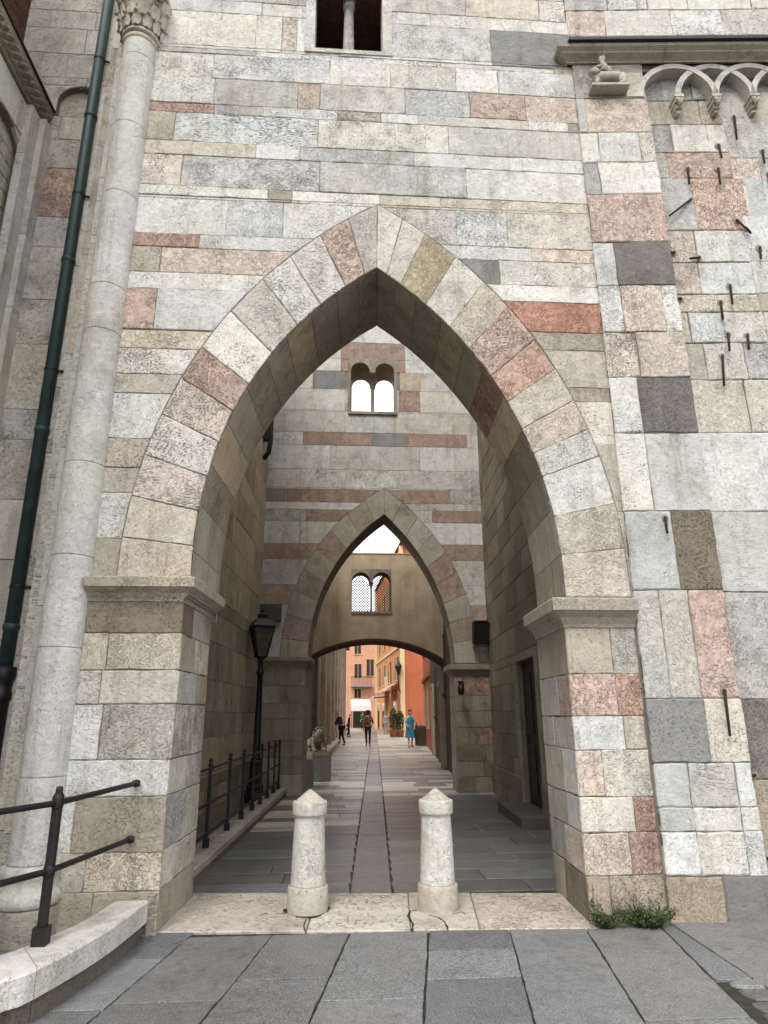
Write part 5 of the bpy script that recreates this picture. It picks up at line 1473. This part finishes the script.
# ================================================================== 8. figures
DG = bpy.context.evaluated_depsgraph_get
def skin_mesh(verts, edges, sub=1):
    me = bpy.data.meshes.new('tmp'); me.from_pydata([v[0] for v in verts], edges, []); o = bpy.data.objects.new('tmp', me); COL.objects.link(o)
    s = o.modifiers.new('s', 'SKIN'); s.use_smooth_shade = True
    for i, v in enumerate(verts):
        r = v[1]; me.skin_vertices[0].data[i].radius = r if isinstance(r, tuple) else (r, r)
    me.skin_vertices[0].data[0].use_root = True
    d = o.modifiers.new('d', 'SUBSURF'); d.levels = sub; d.render_levels = sub
    dg = DG(); dg.update(); r = bpy.data.meshes.new_from_object(o.evaluated_get(dg)); bpy.data.objects.remove(o); bpy.data.meshes.remove(me)
    for p_ in r.polygons: p_.use_smooth = True
    return r
def link_mesh(name, me, mat, parent):
    o = bpy.data.objects.new(name, me); COL.objects.link(o); me.materials.clear(); me.materials.append(M[mat]); o.parent = parent; return o
def person(loc, rz, label, H=1.7, stride=.0, lean=0.0, arms=None, top='pattern', bottom='trouser', hair='hair_dark', dress=False, sleeve=.6, long_hair=True, bag=None, hat=False, group=None):
    t = empty('person', loc, label, 'person', group, rz)
    k = H/1.72; V = Vector
    ly = math.sin(lean); lz = math.cos(lean)
    def U(x, y, z):   # upper body leaned about the hips
        dz = z-.93; return V((x*k, (y-ly*dz)*k, (.93+dz*lz)*k))
    s = stride
    hip = [V((-.09, 0, .90))*k, V((.09, 0, .90))*k]
    kn = [V((-.10, -.10*s-.02, .50))*k, V((.10, .10*s-.02, .50))*k]
    an = [V((-.10, -.30*s+.02, .09))*k, V((.10, .34*s+.03, .09+.05*abs(s)))*k]
    toe = [an[0]+V((-.02, -.17, -.055))*k, an[1]+V((.02, -.16, -.055))*k]
    pel, sp_, ch_, nk, hb, hc, ht = U(0, 0, .95), U(0, 0, 1.13), U(0, 0, 1.32), U(0, .0, 1.47), U(0, -.01, 1.53), U(0, -.03, 1.61), U(0, -.02, 1.69)
    sh = [U(-.165, 0, 1.40), U(.165, 0, 1.40)]
    arms = arms or [((-.22, .05, 1.13), (-.20, -.08, .90)), ((.22, .05, 1.13), (.20, -.08, .90))]
    vs = [(pel, (.145*k, .105*k)), (sp_, (.125*k, .095*k)), (ch_, (.15*k, .105*k)), (nk, .052*k), (hb, .06*k), (hc, (.078*k, .098*k)), (ht, (.055*k, .07*k))]
    es = [(0, 1), (1, 2), (2, 3), (3, 4), (4, 5), (5, 6)]
    def add(p, r, frm): vs.append((p, r)); es.append((frm, len(vs)-1)); return len(vs)-1
    hands = []
    for i in (0, 1):
        a = add(hip[i], .085*k, 0); a = add(hip[i].lerp(kn[i], .5), .075*k, a); a = add(kn[i], .052*k, a); a = add(kn[i].lerp(an[i], .35), .054*k, a); a = add(an[i], .036*k, a); a = add(toe[i], (.04*k, .025*k), a)
        b = add(sh[i], .058*k, 2); el, wr = U(*arms[i][0]), U(*arms[i][1])
        b = add(el, .04*k, b); b = add(wr, .026*k, b)
        d = (wr-el).normalized(); palm = wr+d*.065*k; b = add(palm, (.036*k, .018*k), b)
        sd = d.cross(V((0, 1, 0))); sd = (sd if sd.length > .1 else V((1, 0, 0))).normalized()
        for q, ln_ in enumerate((.066, .076, .072, .058)):
            o_ = palm+sd*(q-1.5)*.019*k; f1 = add(o_+d*.02*k, .0085*k, b); f2_ = add(o_+d*(.02+ln_*.5)*k+V((0, -.008, 0))*k, .008*k, f1); add(o_+d*(.02+ln_)*k+V((0, -.024, 0))*k, .006*k, f2_)
        th = add(wr+d*.03*k-sd*.038*k+V((0, -.01, 0)), .010*k, b); add(wr+d*.075*k-sd*.052*k+V((0, -.025, 0)), .008*k, th)
    body = skin_mesh(vs, es, 1)
    # face: nose, brow and ears join the head
    bm = bmesh.new(); bm.from_mesh(body)
    def blob(p, r, sc=(1, 1, 1)):
        res = bmesh.ops.create_icosphere(bm, subdivisions=1, radius=r)
        for v in res['verts']: v.co = V((v.co.x*sc[0], v.co.y*sc[1], v.co.z*sc[2]))+p
    blob(hc+V((0, -.098, -.012))*k, .017*k, (.8, 1.1, 1.5)); blob(hc+V((0, -.09, -.055))*k, .018*k, (1.4, .6, .5))
    for sx in (-1, 1): blob(hc+V((sx*.08, .0, -.01))*k, .022*k, (.45, .8, 1.3)); blob(hc+V((sx*.032, -.086, .012))*k, .012*k)
    bm.to_mesh(body); bm.free()
    for p_ in body.polygons: p_.use_smooth = True
    link_mesh('body', body, 'skin', t)
    g = .018*k
    if dress:
        # one loft from neckline to hem
        mb = MB(); n = 28; rows_ = []
        for z_, rx, ry in ((1.43, .10, .075), (1.40, .165, .10), (1.30, .185, .135), (1.15, .165, .125), (1.05, .17, .13), (.92, .205, .16), (.70, .235, .185), (.45, .265, .205)):
            c_ = U(0, 0, z_) if z_ > .93 else V((0, 0, z_*k))
            rows_.append([c_+V((rx*k*math.cos(2*PI*j/n)*(1+.03*math.cos(7*2*PI*j/n)*(z_ < .9)), ry*k*math.sin(2*PI*j/n)*(1+.05*math.cos(7*2*PI*j/n)*(z_ < .9)), 0)) for j in range(n)])
        mb.grid(rows_[::-1], True); o = mb.build('dress', bottom); o.parent = t
    else:
        v2 = [(pel, (.15*k, .115*k))]; e2_ = []
        for i in (0, 1):
            b0 = 0
            for p, r in ((hip[i], .10*k), (hip[i].lerp(kn[i], .5), .088*k), (kn[i], .068*k), (kn[i].lerp(an[i], .5), .062*k), (an[i]+V((0, 0, .02)), .055*k)):
                v2.append((p, r)); e2_.append((b0, len(v2)-1)); b0 = len(v2)-1
        link_mesh('trousers', skin_mesh(v2, e2_), bottom, t)
    v3 = [(U(0, 0, .90 if not dress else 1.16), (.168*k, .128*k)), (sp_, (.148*k, .116*k)), (ch_, (.172*k, .126*k)), (U(0, 0, 1.43), (.085*k, .07*k))]; e3 = [(0, 1), (1, 2), (2, 3)]
    for i in (0, 1):
        el, wr = U(*arms[i][0]), U(*arms[i][1])
        v3.append((sh[i], .075*k)); e3.append((2, len(v3)-1)); b0 = len(v3)-1
        v3.append((sh[i].lerp(el, min(1, sleeve*2)), .06*k)); e3.append((b0, len(v3)-1)); b0 = len(v3)-1
        if sleeve > .5: v3.append((el.lerp(wr, (sleeve-.5)*2*.92), .046*k)); e3.append((b0, len(v3)-1))
    link_mesh('top', skin_mesh(v3, e3), top, t)
    for i in (0, 1):
        v4 = [(an[i]+V((0, .03, -.045))*k, (.042*k, .038*k)), (an[i]+V((0, -.05, -.05))*k, (.046*k, .036*k)), (toe[i]+V((0, -.02, 0)), (.04*k, .026*k))]
        link_mesh('shoe', skin_mesh(v4, [(0, 1), (1, 2)]), 'shoe', t)
    bk_ = V((0, .022, .022))*k
    v5 = [(hc+bk_+V((0, .0, .03))*k, (.090*k, .094*k)), (ht+bk_*.9, (.07*k, .075*k))]; e5 = [(0, 1)]
    if long_hair: v5.append((hb+V((0, .06, -.03))*k, (.085*k, .05*k))); e5.append((0, 2))
    link_mesh('hair', skin_mesh(v5, e5), hair, t)
    return t
p = on_z(368, 746.5)
person((p.x, p.y, 0), PI+.1, 'woman in a rust patterned top and black trousers walking away up the street', 1.75, .55, .04, [((-.25, .03, 1.14), (-.20, -.14, .98)), ((.26, .06, 1.14), (.24, .02, .90))], 'pattern', 'trouser', 'hair_dark', False, .62)
p2_ = on_z(410.5, 747.5)
person((p2_.x, p2_.y, 0), .12, 'woman in a blue dress with a pale shawl over her shoulders, walking towards the archway', 1.74, .28, .0, [((-.22, .02, 1.12), (-.17, -.16, 1.02)), ((.23, .02, 1.12), (.19, -.13, .95))], 'paleblue', 'blue', 'hair_fair', True, .45)
q = Vector((p2_.x+.30, p2_.y-.12, .84))
mb = MB(); mb.box((q.x-.05, q.y-.16, q.z-.16), (q.x+.07, q.y+.16, q.z+.12)); mb.tube([(q.x, q.y-.12, q.z+.12), (q.x, q.y-.06, q.z+.32), (q.x, q.y+.06, q.z+.32), (q.x, q.y+.12, q.z+.12)], .015, 6)
tag(mb.build('handbag', 'shoe'), 'dark handbag held by the woman in the blue dress', 'bag')
p = Vector((on_y(341.5, 735, 37.0).x, 37.0, 0))
person(p, -PI/2+.3, 'man in a dark jacket and black trousers leaning over beside the left wall', 1.78, .35, .28, [((-.2, -.16, 1.15), (-.15, -.36, 1.02)), ((.2, -.16, 1.15), (.15, -.36, 1.0))], 'navy', 'trouser', 'hair_dark', False, .98, False)
p = Vector((on_y(348.5, 735, 50.0).x, 50.0, 0))
person(p, PI/2, 'person in black clothes by the left wall behind the leaning man', 1.62, .2, .12, None, 'trouser', 'trouser', 'hair_dark', False, .98, False)
p = Vector((on_y(362.5, 722, 72.0).x, 72.0, 0))
person(p, .2, 'person in a green top at the dark shop at the end of the street', 1.8, .25, .0, None, 'greencloth', 'trouser', 'hair_dark', False, .95, False)
p = Vector((on_y(386, 722, 57.0).x, 57.0, 0))
person(p, -.3, 'person in grey clothes standing below the red awning', 1.74, .15, .0, None, 'greycloth', 'greycloth', 'hair_dark', False, .95, False)

# carved lions on blocks along the left wall
def lion(x, y, z, rz, label):
    t = empty('stone_lion', (x, y, z), label, 'statue', 'stone lions along the left wall', rz)
    c, o = stone_col('s', .03); t.scale = (.74,)*3
    V = Vector
    vs = [(V((0, .35, .30)), (.17, .18)), (V((0, .08, .34)), (.17, .20)), (V((0, -.22, .42)), (.19, .23)), (V((0, -.42, .58)), (.17, .18)), (V((0, -.54, .66)), (.13, .13)), (V((0, -.68, .61)), (.085, .075))]
    es = [(0, 1), (1, 2), (2, 3), (3, 4), (4, 5)]
    for sx in (-1, 1):
        a = len(vs); vs += [(V((sx*.15, -.25, .28)), .085), (V((sx*.17, -.32, .09)), .07), (V((sx*.17, -.62, .06)), .065), (V((sx*.17, -.74, .05)), .06)]; es += [(2, a), (a, a+1), (a+1, a+2), (a+2, a+3)]
        a = len(vs); vs += [(V((sx*.19, .30, .26)), .12), (V((sx*.22, .08, .20)), .085), (V((sx*.21, .30, .07)), .055), (V((sx*.21, .06, .05)), .06)]; es += [(0, a), (a, a+1), (a+1, a+2), (a+2, a+3)]
    a = len(vs); vs += [(V((0, .52, .2)), .05), (V((.12, .58, .08)), .03), (V((.25, .45, .05)), .035)]; es += [(0, a), (a, a+1), (a+1, a+2)]
    me = skin_mesh(vs, es, 2)
    bm = bmesh.new(); bm.from_mesh(me)
    for sx in (-1, 1):
        r_ = bmesh.ops.create_icosphere(bm, subdivisions=1, radius=.045)
        for v in r_['verts']: v.co += V((sx*.10, -.50, .78))
        r_ = bmesh.ops.create_icosphere(bm, subdivisions=1, radius=.02)
        for v in r_['verts']: v.co += V((sx*.055, -.66, .69))
    bm.to_mesh(me); bm.free()
    for nm, val in (('Col', c), ('Off', o)):
        at = me.attributes.new(nm, 'FLOAT_COLOR', 'CORNER'); at.data.foreach_set('color', list(val)*len(me.loops))
    link_mesh('body', me, 'stone', t)
    mb = MB()
    for k in range(70):
        a = random.uniform(0, 2*PI); b = random.uniform(.35, 1.0); rr = .205
        p = V((math.cos(a)*rr*b, -.40+random.uniform(-.12, .1), .56+math.sin(a)*rr*b*1.1))
        d = V((math.cos(a)*.4, .8, math.sin(a)*.4-.3)).normalized(); mb.tube([p, p+d*.06, p+d*.11+V((0, 0, -.02))], [.032, .03, .008], 6, True, c, o)
    ob_ = mb.build('mane', 'stone'); ob_.parent = t
    mb = MB(); mb.box((-.32, -.85, -.10), (.32, .62, -.002), c, o); ob_ = mb.build('plinth', 'stone'); ob_.parent = t
lx0 = on_y(315, 745, 19.0).x
p = on_y(316, 748, 18.2); lion(p.x, 18.4, .68, .25, 'grey carved stone lion on a dark block, nearest to the inner arch')
p = on_y(320, 740, 22.4); lion(p.x-.15, 22.6, .52, .25, 'weathered carved stone lion farther along the left wall')
for (px, Y, w_, h_, d_, lab) in ((307, 16.6, .32, .62, .34, 'narrow dark stone block beside the left pier of the inner arch'), (316, 18.25, .5, .70, 1.2, 'dark stone block carrying the nearest carved lion'), (320, 22.5, .5, .46, 1.2, 'dark stone block carrying the farther carved lion')):
    p = on_y(px, 760, Y); mb = MB(); x = p.x-(.15 if Y > 22 else 0)
    y_c = 18.35 if 18 < Y < 19 else Y
    if Y < 17: zt_ = h_
    zt_ = {16.6: .60, 18.25: .605, 22.5: .445}[Y]
    fb2 = Fr((x, y_c, 0), (1, 0, 0), (0, 1, 0))
    hw, hd = w_/2, d_/2
    rot = Matrix.Rotation(.25 if Y > 17 else .06, 3, 'Z')
    c, o = stone_col('D')
    mb.box((x-hw, y_c-hd, -.02), (x+hw, y_c+hd, zt_-.05), c, o, rot, (x, y_c, 0)); mb.box((x-hw+.025, y_c-hd+.025, zt_-.05), (x+hw-.025, y_c+hd-.025, zt_), c, o, rot, (x, y_c, 0))
    tag(mb.build('stone_block', 'stone'), lab, 'stone block', 'dark stone blocks along the left wall')

# ================================================================== light
w = bpy.data.worlds.new('World'); SC.world = w; w.use_nodes = True
nt = w.node_tree; g = NT(nt); bg = nt.nodes['Background']
SUN_EL, SUN_AZ = R(52), R(200)
sky = g.n('ShaderNodeTexSky', sky_type='NISHITA'); sky.sun_disc = False; sky.sun_elevation = SUN_EL; sky.sun_rotation = SUN_AZ
sky.air_density = 1.0; sky.dust_density = 3.0; sky.ozone_density = 1.0
hs = g.n('ShaderNodeHueSaturation'); hs.inputs['Saturation'].default_value = .22; g.l(sky.outputs[0], hs.inputs['Color'])
# the cloud deck: an even pale layer
tc = g.n('ShaderNodeTexCoord'); cn_ = g.noise(tc.outputs['Generated'], 1.6, 4, .5)
cl = g.rng(cn_.outputs[0], .3, .7, 6.5, 9.0)
cm = g.mix(.55, hs.outputs[0], (1, 1, 1, 1)); 
mx = g.n('ShaderNodeMix', data_type='RGBA'); mx.inputs[0].default_value = .7; g.l(hs.outputs[0], mx.inputs[6])
vm = g.n('ShaderNodeCombineColor'); 
for i in range(3): g.l(cl, vm.inputs[i])
g.l(vm.outputs[0], mx.inputs[7]); g.l(mx.outputs[2], bg.inputs[0])
bg.inputs['Strength'].default_value = .15
sd = bpy.data.lights.new('sun', 'SUN'); sd.energy = 1.0; sd.angle = R(16); sd.color = (1.0, .97, .92)
so = bpy.data.objects.new('sun', sd); COL.objects.link(so)
dv = Vector((math.sin(SUN_AZ)*math.cos(SUN_EL), math.cos(SUN_AZ)*math.cos(SUN_EL), math.sin(SUN_EL)))
so.rotation_euler = (-dv).to_track_quat('-Z', 'Y').to_euler(); so.location = dv*50
vs_ = SC.view_settings; vs_.view_transform = 'Standard'; vs_.look = 'None'; vs_.exposure = .97; vs_.gamma = 1.0; vs_.use_curve_mapping = False
SC.cycles.max_bounces = 8; SC.cycles.diffuse_bounces = 5
SC.cycles.use_denoising = True
